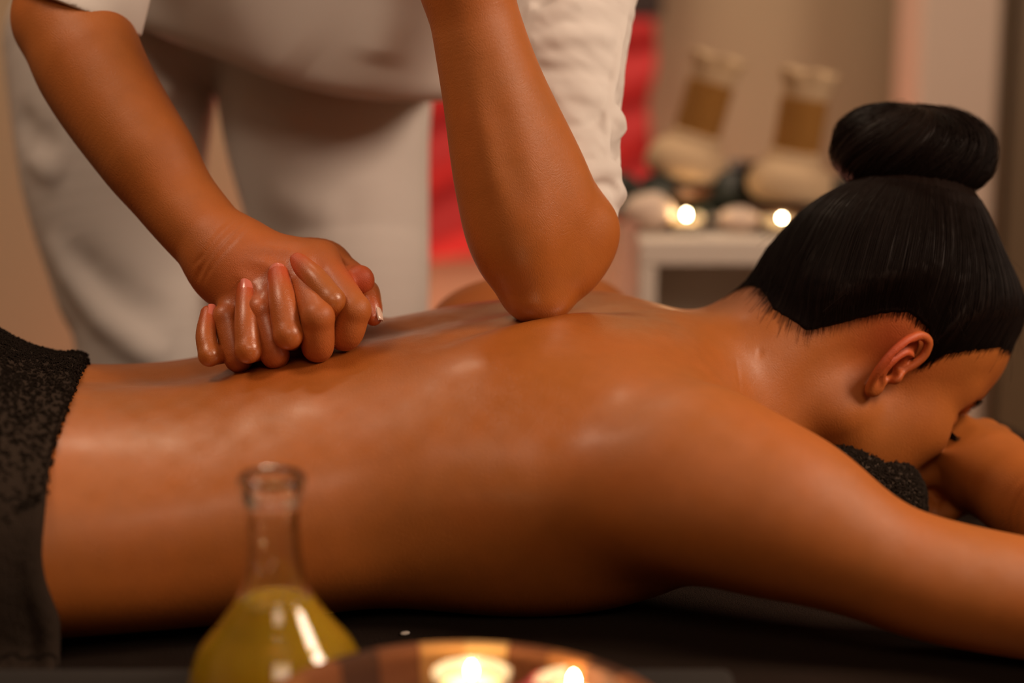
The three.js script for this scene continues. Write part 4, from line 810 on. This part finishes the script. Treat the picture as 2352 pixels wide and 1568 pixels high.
{
  const c = [-0.026, TROLLEY_Y, 0.412], R = 0.106, t = thing('wooden_tray', 'round wooden tray with a rim of light and dark segments, holding candles and petals', 'tray', c);
  const tones = [[0.42, 0.20, 0.06], [0.16, 0.055, 0.02], [0.07, 0.028, 0.014], [0.26, 0.10, 0.03], [0.52, 0.29, 0.10], [0.20, 0.07, 0.025]].map((q) => new THREE.MeshPhysicalMaterial({ color: new THREE.Color().setRGB(...q), roughness: 0.75, specularIntensity: 0.3 }));
  mesh('base', lathe([[0, 0], [R - 0.022, 0], [R - 0.018, 0.004], [R - 0.018, 0.0065], [0, 0.0065]], 72), tones[3], t);
  const n = 26, order = [0, 1, 2, 5, 3, 4, 1, 0, 5, 2, 3, 1, 4];
  for (let i = 0; i < n; i++) {
    const a0 = i / n * Math.PI * 2, da = Math.PI * 2 / n * 0.985, pr = [[R - 0.020, 0.0005], [R - 0.004, 0.012], [R, 0.030], [R - 0.0005, 0.0328], [R - 0.002, 0.0335], [R - 0.0085, 0.0335], [R - 0.0100, 0.032], [R - 0.012, 0.014], [R - 0.0235, 0.0066], [R - 0.0235, 0.0005]];
    const g = new THREE.LatheGeometry([...pr, pr[0]].map(([r, y]) => new THREE.Vector2(r, y)), 5, a0, da);
    mesh('segment', g, tones[order[i % 13]], t);
  }
  const floorY = c[1] + 0.0066;
  const put = (px, pz, y = floorY) => [px, y, pz];
  const stand = (label, px, pz, h) => { const s = thing('candle_stand', label, 'dish', put(px, pz)); mesh('dish', lathe([[0, 0], [0.017, 0], [0.0185, 0.001], [0.019, h - 0.001], [0.0185, h], [0, h]], 40), glass, s); };
  const f1 = [-0.0211, 0.7728, 0.3427], f2 = [0.0318, 0.7709, 0.3533];
  const w = 0.0125;
  tealight('lit tealight in a clear cup at the back rim of the wooden tray', [f1[0], f1[1] - w - 0.013, f1[2]], { group: undefined });
  stand('small clear glass dish under the left tealight on the wooden tray', f1[0], f1[2], f1[1] - w - 0.0132 - floorY);
  tealight('lit tealight in a clear cup beside red petals, right side of the wooden tray', [f2[0], f2[1] - w - 0.012, f2[2]], {});
  stand('small clear glass dish under the right tealight on the wooden tray', f2[0], f2[2], f2[1] - w - 0.0122 - floorY);
  const b = thing('glass_bowl', 'small empty clear glass bowl on the left of the wooden tray', 'bowl', [-0.052, floorY, 0.40]);
  mesh('bowl', lathe([[0, 0], [0.010, 0], [0.013, 0.002], [0.018, 0.014], [0.0192, 0.024], [0.0186, 0.0248], [0.0178, 0.024], [0.0166, 0.0145], [0.012, 0.0042], [0, 0.0036]], 56), glass, b);
  const petalM = [[0.36, 0.012, 0.035], [0.26, 0.008, 0.02], [0.42, 0.02, 0.06]].map((q) => new THREE.MeshPhysicalMaterial({ color: new THREE.Color().setRGB(...q), roughness: 0.6, side: THREE.DoubleSide, sheen: 0.5, sheenColor: new THREE.Color(0.5, 0.1, 0.15) }));
  const petal = (k) => {
    const g = new THREE.PlaneGeometry(0.026, 0.026, 12, 12), p = g.attributes.position;
    for (let i = 0; i < p.count; i++) { let x = p.getX(i) / 0.013, y = p.getY(i) / 0.013; const r = Math.hypot(x, y) > 1 ? 1 / Math.hypot(x, y) : 1, m = Math.max(Math.abs(x), Math.abs(y)) / (Math.hypot(x, y) || 1); x *= m; y *= m; const wd = 0.78 + 0.22 * y; p.setXYZ(i, x * wd * 0.0125, y * 0.0135 - (y > 0.85 ? 0.001 * (1 - x * x) : 0), 0.0055 * (x * x + y * y * 0.6) + 0.0012 * Math.sin(3 * x + k)); }
    g.rotateX(-Math.PI / 2); g.computeVertexNormals(); return g;
  };
  const spots = [[0.0086, 0.7757, 0.3625], [0.0189, 0.7821, 0.3714], [0.0244, 0.7823, 0.3765], [0.0140, 0.7752, 0.3728], [0.0009, 0.7729, 0.3785], [0.0510, 0.7708, 0.3789]];
  const where = ['behind the two candles', 'just left of the right candle', 'tucked against the right candle cup', 'between the two candles', 'in front between the candles', 'in front of the right candle'];
  spots.forEach((s, i) => { const m = mesh('rose_petal', petal(i), petalM[i % 3]); m.position.set(s[0], floorY + 0.004 + (i < 4 ? 0.018 - 0.004 * i : 0), s[2] ); m.rotation.set(0.5 * Math.sin(i * 2.1) - 0.3, i * 1.3, 0.4 * Math.cos(i * 1.7)); tag(m, 'red rose petal on the wooden tray ' + where[i], 'petal', 'rose petals on the tray'); });
}
{
  const g = new THREE.SphereGeometry(0.0028, 14, 10); g.scale(1.2, 0.45, 0.8); g.translate(0, 0.0011, 0);
  const m = mesh('lint_speck', g, paint(0.5, 0.45, 0.4, 0.9)); m.position.set(-0.0696, 0.7005, 0.1196); m.rotation.y = 0.5;
  tag(m, 'tiny pale speck of lint on the dark couch cover behind the tray', 'lint');
}

// ---------- things behind: console table, herbal balls, candles, leaves, drape, column, door ----------
{
  const white = paint(0.62, 0.55, 0.48, 0.55), TY = [0.1929, 0.8287, -0.7273][1];
  const x0 = [0.1394, 0.8287, -0.7273][0], z0 = [0.1929, 0.8287, -0.7273][2], W = 0.36, D = 0.34;
  const t = thing('console_table', 'white console table with open shelf behind the couch, carrying herbal balls and candles', 'table', [x0 + W / 2, 0, z0 - D / 2]);
  const top = box(W, 0.028, D, 0.003); top.translate(0, TY - 0.014, 0); mesh('top', top, white, t);
  for (const s of [-1, 1]) { const g = box(0.020, TY - 0.028, D - 0.004, 0.003); g.translate(s * (W / 2 - 0.010), (TY - 0.028) / 2, 0); mesh('side_panel', g, white, t); }
  const bk = box(W - 0.04, TY - 0.03, 0.012, 0.002); bk.translate(0, (TY - 0.03) / 2, 0.01); mesh('back_panel', bk, white, t);
  const sh = box(W - 0.042, 0.02, D / 2 - 0.03, 0.003); sh.translate(0, TY - 0.36, D / 4); mesh('shelf', sh, white, t);

  // herbal compress balls: bundle, wrapped handle, flared cloth end
  const linen = paint(0.47, 0.34, 0.21, 0.95), string = paint(0.28, 0.13, 0.022, 0.9);
  const compress = (label, c, tilt, turn, r, H) => {
    const o = thing('herbal_compress', label, 'massage ball', [c[0], TY, c[2]], turn, 'herbal compress balls on the console table');
    const prof = dots([[0, 0.002], [r * 0.55, 0.003], [r * 0.93, r * 0.26], [r, r * 0.52], [r * 0.90, r * 0.84], [r * 0.60, r * 1.10], [0.029, r * 1.26], [0.0255, r * 1.34]], 40), g = lathe(prof, 60), p = g.attributes.position;
    for (let i = 0; i < p.count; i++) { const x = p.getX(i), y = p.getY(i), z = p.getZ(i), a = Math.atan2(z, x), k = 1 + 0.035 * Math.sin(a * 17 + 2 * Math.sin(a * 3)) * smooth(y, r * 0.4, r * 1.4); p.setXYZ(i, x * k, y, z * k); }
    g.computeVertexNormals();
    const lean = new THREE.Matrix4().makeRotationZ(-tilt), up = (h) => { h.applyMatrix4(lean); h.translate(-0.02 * Math.sin(tilt), r * (1 - Math.cos(tilt)) * 0.3, 0); return h; };
    mesh('bundle', up(g), linen, o);
    const y0 = r * 1.28, wraps = [], n = 21, h = H / n;
    const core = new THREE.CylinderGeometry(0.0255, 0.0255, H, 24); core.translate(0, y0 + H / 2, 0); mesh('handle', up(core), string, o);
    for (let i = 0; i < n; i++) { const w = new THREE.TorusGeometry(0.0258, h * 0.52, 5, 28); w.rotateX(Math.PI / 2 + 0.05 * (i % 2 ? 1 : -1)); w.translate(0, y0 + h * (i + 0.5), 0); wraps.push(w); }
    mesh('string_wrap', up(mergeGeometries(wraps)), string, o);
    const fl = lathe(dots([[0.0245, 0], [0.026, 0.008], [0.029, 0.020], [0.032, 0.029], [0.031, 0.0315], [0.026, 0.029], [0.013, 0.030], [0, 0.031]], 30), 60), q = fl.attributes.position;
    for (let i = 0; i < q.count; i++) { const x = q.getX(i), y = q.getY(i), z = q.getZ(i), a = Math.atan2(z, x), k = 1 + 0.06 * Math.sin(a * 9 + 1) * smooth(y, 0.006, 0.03); q.setXYZ(i, x * k, y + 0.002 * Math.sin(a * 5) * smooth(y, 0.01, 0.03), z * k); }
    fl.computeVertexNormals(); fl.translate(0, y0 + H, 0); mesh('cloth_end', up(fl), linen, o);
    return o;
  };
  const b1 = [0.2011, 0.8893, -0.8526], b2 = [0.3145, 0.8745, -0.8086];
  const dish = (label, c, r, h) => { const d = thing('wooden_stand', label, 'stand', [c[0], TY, c[2]]); mesh('stand', lathe([[0, 0], [r * 0.6, 0], [r * 0.62, 0.004], [r * 0.40, h * 0.4], [r * 0.5, h * 0.62], [r * 0.93, h * 0.85], [r, h + 0.003], [r * 0.96, h + 0.004], [r * 0.85, h - 0.001], [0, h - 0.002]], 48), paint(0.075, 0.028, 0.012, 0.45), d); return d; };
  dish('dark wooden stand under the left herbal ball on the console table', b1, 0.052, 0.044); dish('dark wooden stand under the right herbal ball beside the hair bun', b2, 0.052, 0.026);
  const c1 = compress('herbal compress ball with string-wrapped handle, left one on the console table', b1, 0.27, 0.0, 0.049, 0.060); c1.position.y += 0.044;
  const c2 = compress('herbal compress ball with string-wrapped handle, right one close to the hair bun', b2, 0.14, 0.0, 0.049, 0.060); c2.position.y += 0.026;
  const bowl = [0.2795, 0.8854, -0.9541], bw = thing('dark_bowl', 'dark red-brown bowl between the two herbal balls on the console table', 'bowl', [bowl[0], TY, bowl[2]]);
  mesh('bowl', lathe([[0, 0], [0.018, 0], [0.022, 0.004], [0.034, 0.034], [0.036, 0.058], [0.0345, 0.059], [0.031, 0.036], [0.018, 0.009], [0, 0.008]], 48), paint(0.035, 0.012, 0.008, 0.3), bw);
  // candles
  const f1 = [0.1963, 0.8603, -0.7851], f2 = [0.3010, 0.8639, -0.7655];
  tealight('small lit tealight at the front left of the console table', [f1[0], TY, f1[2]], { power: 0.003 });
  tealight('small lit tealight at the front right of the console table, next to the hair', [f2[0], TY, f2[2]], { power: 0.003 });
  // pale stones
  const stoneM = paint(0.60, 0.47, 0.38, 0.6);
  const stone = (label, c, r) => { const g = new THREE.SphereGeometry(1, 28, 18), p = g.attributes.position; for (let i = 0; i < p.count; i++) { const n = 1 + 0.10 * NZ(p.getX(i) * 1.4 + c[0] * 50, p.getY(i) * 1.4, p.getZ(i) * 1.4); p.setXYZ(i, p.getX(i) * r[0] * n, p.getY(i) * r[1] * n + r[1], p.getZ(i) * r[2] * n); } g.computeVertexNormals(); const m = mesh('pebble', g, stoneM); m.position.set(c[0], TY, c[2]); tag(m, label, 'stone', 'pale stones on the console table'); };
  stone('large pale rounded stone at the left end of the console table, left of the candle', [0.1545, 0.8541, -0.7941], [0.029, 0.022, 0.024]);
  stone('pale rounded stone between the two candles on the console table', [0.2603, 0.8565, -0.7946], [0.027, 0.014, 0.022]);
  // dark leaves
  const leafM = [[0.004, 0.008, 0.003], [0.006, 0.011, 0.004], [0.018, 0.012, 0.006]].map((q) => paint(...q, 0.5)); for (const m of leafM) m.side = THREE.DoubleSide;
  const leafShape = (L, w) => { const g = new THREE.PlaneGeometry(1, 1, 10, 4), p = g.attributes.position; for (let i = 0; i < p.count; i++) { const u = p.getX(i) + 0.5, v = p.getY(i) * 2; p.setXYZ(i, u * L, 0.010 * Math.sin(u * 3) + 0.004 * Math.abs(v), v * w * Math.pow(Math.sin(Math.PI * Math.min(1, u * 0.96 + 0.02)), 0.8)); } g.computeVertexNormals(); return g; };
  const sp = thing('leaf_garland', 'garland of dark green leaves laid along the console table between balls and candles', 'garland', [0.2311, 0.8751, -0.8241]); sp.position.y = TY;
  seed = 4242;
  const stem = []; for (let i = 0; i <= 10; i++) stem.push([-0.11 + 0.024 * i, 0.008 + 0.003 * Math.sin(i), 0.006 * Math.sin(i * 1.7)]);
  mesh('stem', tube(stem, 0.0025, 6), leafM[2], sp);
  for (let i = 0; i < 44; i++) { const l = mesh('leaf', leafShape(0.048 + 0.02 * rnd(), 0.013 + 0.006 * rnd()), leafM[i % 2], sp); l.position.set(-0.135 + 0.0064 * i, 0.014 + 0.026 * rnd(), 0.004 * Math.sin(i)); l.rotation.set(0.9 + 0.5 * (rnd() - 0.5), (i % 2 ? -0.25 : 0.25) * rnd() + (i % 3 ? 0 : 2.9), 0.5 * (rnd() - 0.4)); }
}
{
  // red drape with sagging folds, on a dark rail
  const a = [-0.1819, 1.0312, -1.5371], b = [0.2268, 1.0312, -1.5371], W = b[0] - a[0], top = [0.0817, 1.0377, -1.5385][1], yl = [-0.1424, 0.6443, -1.4549][1], yr = [0.2004, 0.7539, -1.4782][1], z = -1.70;
  const nx = 60, ny = 140, pos = [], idx = [];
  const side = (k) => { for (let j = 0; j <= ny; j++) for (let i = 0; i <= nx; i++) {
    const u = i / nx, v = j / ny, bottom = mixn(yl, yr, u) - 0.012 * Math.sin(Math.PI * u), y = mixn(top, bottom, v), sag = 0.02 * Math.sin(Math.PI * u) * v;
    const w = v * 3.3 + 0.5 * u + 0.3 * Math.sin(u * 5);
    pos.push(-W / 2 + u * W + 0.006 * Math.sin(v * 9), y - sag, 0.011 * Math.sin(w * Math.PI * 2) * smooth(v, 0, 0.15) + 0.006 * Math.sin(u * 14 + v * 2) - k * 0.004);
  } };
  side(0); side(1);
  const M = (nx + 1) * (ny + 1), q = (i, j, k) => k * M + j * (nx + 1) + i;
  for (let j = 0; j < ny; j++) for (let i = 0; i < nx; i++) { idx.push(q(i, j, 0), q(i, j + 1, 0), q(i + 1, j, 0), q(i + 1, j, 0), q(i, j + 1, 0), q(i + 1, j + 1, 0), q(i, j, 1), q(i + 1, j, 1), q(i, j + 1, 1), q(i + 1, j, 1), q(i + 1, j + 1, 1), q(i, j + 1, 1)); }
  for (let i = 0; i < nx; i++) idx.push(q(i, ny, 0), q(i, ny, 1), q(i + 1, ny, 0), q(i + 1, ny, 0), q(i, ny, 1), q(i + 1, ny, 1));
  for (let j = 0; j < ny; j++) idx.push(q(nx, j, 0), q(nx, j + 1, 0), q(nx, j, 1), q(nx, j, 1), q(nx, j + 1, 0), q(nx, j + 1, 1), q(0, j, 0), q(0, j, 1), q(0, j + 1, 0), q(0, j, 1), q(0, j + 1, 1), q(0, j + 1, 0));
  const g = new THREE.BufferGeometry(); g.setAttribute('position', new THREE.Float32BufferAttribute(pos, 3)); g.setIndex(idx); g.computeVertexNormals();
  const t = thing('red_drape', 'red drape with sagging folds hung on the rear wall behind the therapist', 'drape', [(a[0] + b[0]) / 2, 0, z]);
  mesh('fabric', g, new THREE.MeshPhysicalMaterial({ color: new THREE.Color().setRGB(0.55, 0.03, 0.035), roughness: 0.8, sheen: 0.5, sheenColor: new THREE.Color(0.6, 0.1, 0.1), side: THREE.DoubleSide }), t);
  const rail = box(W + 0.03, 0.30, 0.05, 0.006); rail.translate(0, top + 0.15, -0.03); mesh('pelmet', rail, paint(0.03, 0.014, 0.012, 0.5), t);
}
{
  // rosy lamp on the floor behind the couch, hidden by the therapist
  const t = thing('floor_lamp', 'low rosy salt lamp on the floor behind the couch', 'lamp', [-0.16, 0, -1.60]);
  const s = new THREE.SphereGeometry(0.09, 32, 24), p = s.attributes.position;
  for (let i = 0; i < p.count; i++) { const k = 1 + 0.12 * NZ(p.getX(i) * 22, p.getY(i) * 22, p.getZ(i) * 22); p.setXYZ(i, p.getX(i) * k, p.getY(i) * k * 1.3 + 0.14, p.getZ(i) * k); }
  s.computeVertexNormals();
  mesh('lamp_shade', s, new THREE.MeshStandardMaterial({ color: new THREE.Color().setRGB(0.5, 0.18, 0.1), emissive: new THREE.Color().setRGB(1, 0.28, 0.17), emissiveIntensity: 2.0, roughness: 0.7 }), t).castShadow = false;
  const b = lathe([[0, 0], [0.085, 0], [0.085, 0.022], [0.06, 0.026], [0, 0.026]], 40); mesh('base', b, paint(0.1, 0.05, 0.02, 0.5), t);
  const l = new THREE.PointLight(new THREE.Color().setRGB(1, 0.34, 0.22), ROSY); l.position.set(0, 0.14, 0); l.shadow.radius = 4; l.castShadow = true; l.name = 'salt_lamp_light'; t.add(l);
}
{
  // column and door on the right of the rear wall
  const put = (name, g, at, m) => { g.translate(...at); return struct(name, g, m); };
  const c0 = [0.5918, 0.9479, -1.4172][0], c1 = [0.7087, 0.9479, -1.4172][0], cz = [0.6502, 0.9479, -1.4172][2];
  put('wall_column', box(c1 - c0, 2.7, 0.16, 0.006), [(c0 + c1) / 2, 1.35, cz - 0.08], paint(0.60, 0.48, 0.40, 0.7));
  const d0 = [0.7349, 0.9451, -1.4575][0];
  put('gap_shade_1', box(d0 - c1, 2.7, 0.05, 0.002), [(c1 + d0) / 2, 1.35, cz - 0.13], paint(0.02, 0.014, 0.008, 0.6));  // near-black strip, the shade of the door gap put in as colour
  put('door_1', box(0.85, 2.08, 0.05, 0.004), [d0 + 0.425, 1.04, cz - 0.045], paint(0.15, 0.10, 0.055, 0.5));
}
renderer.render(scene, camera);
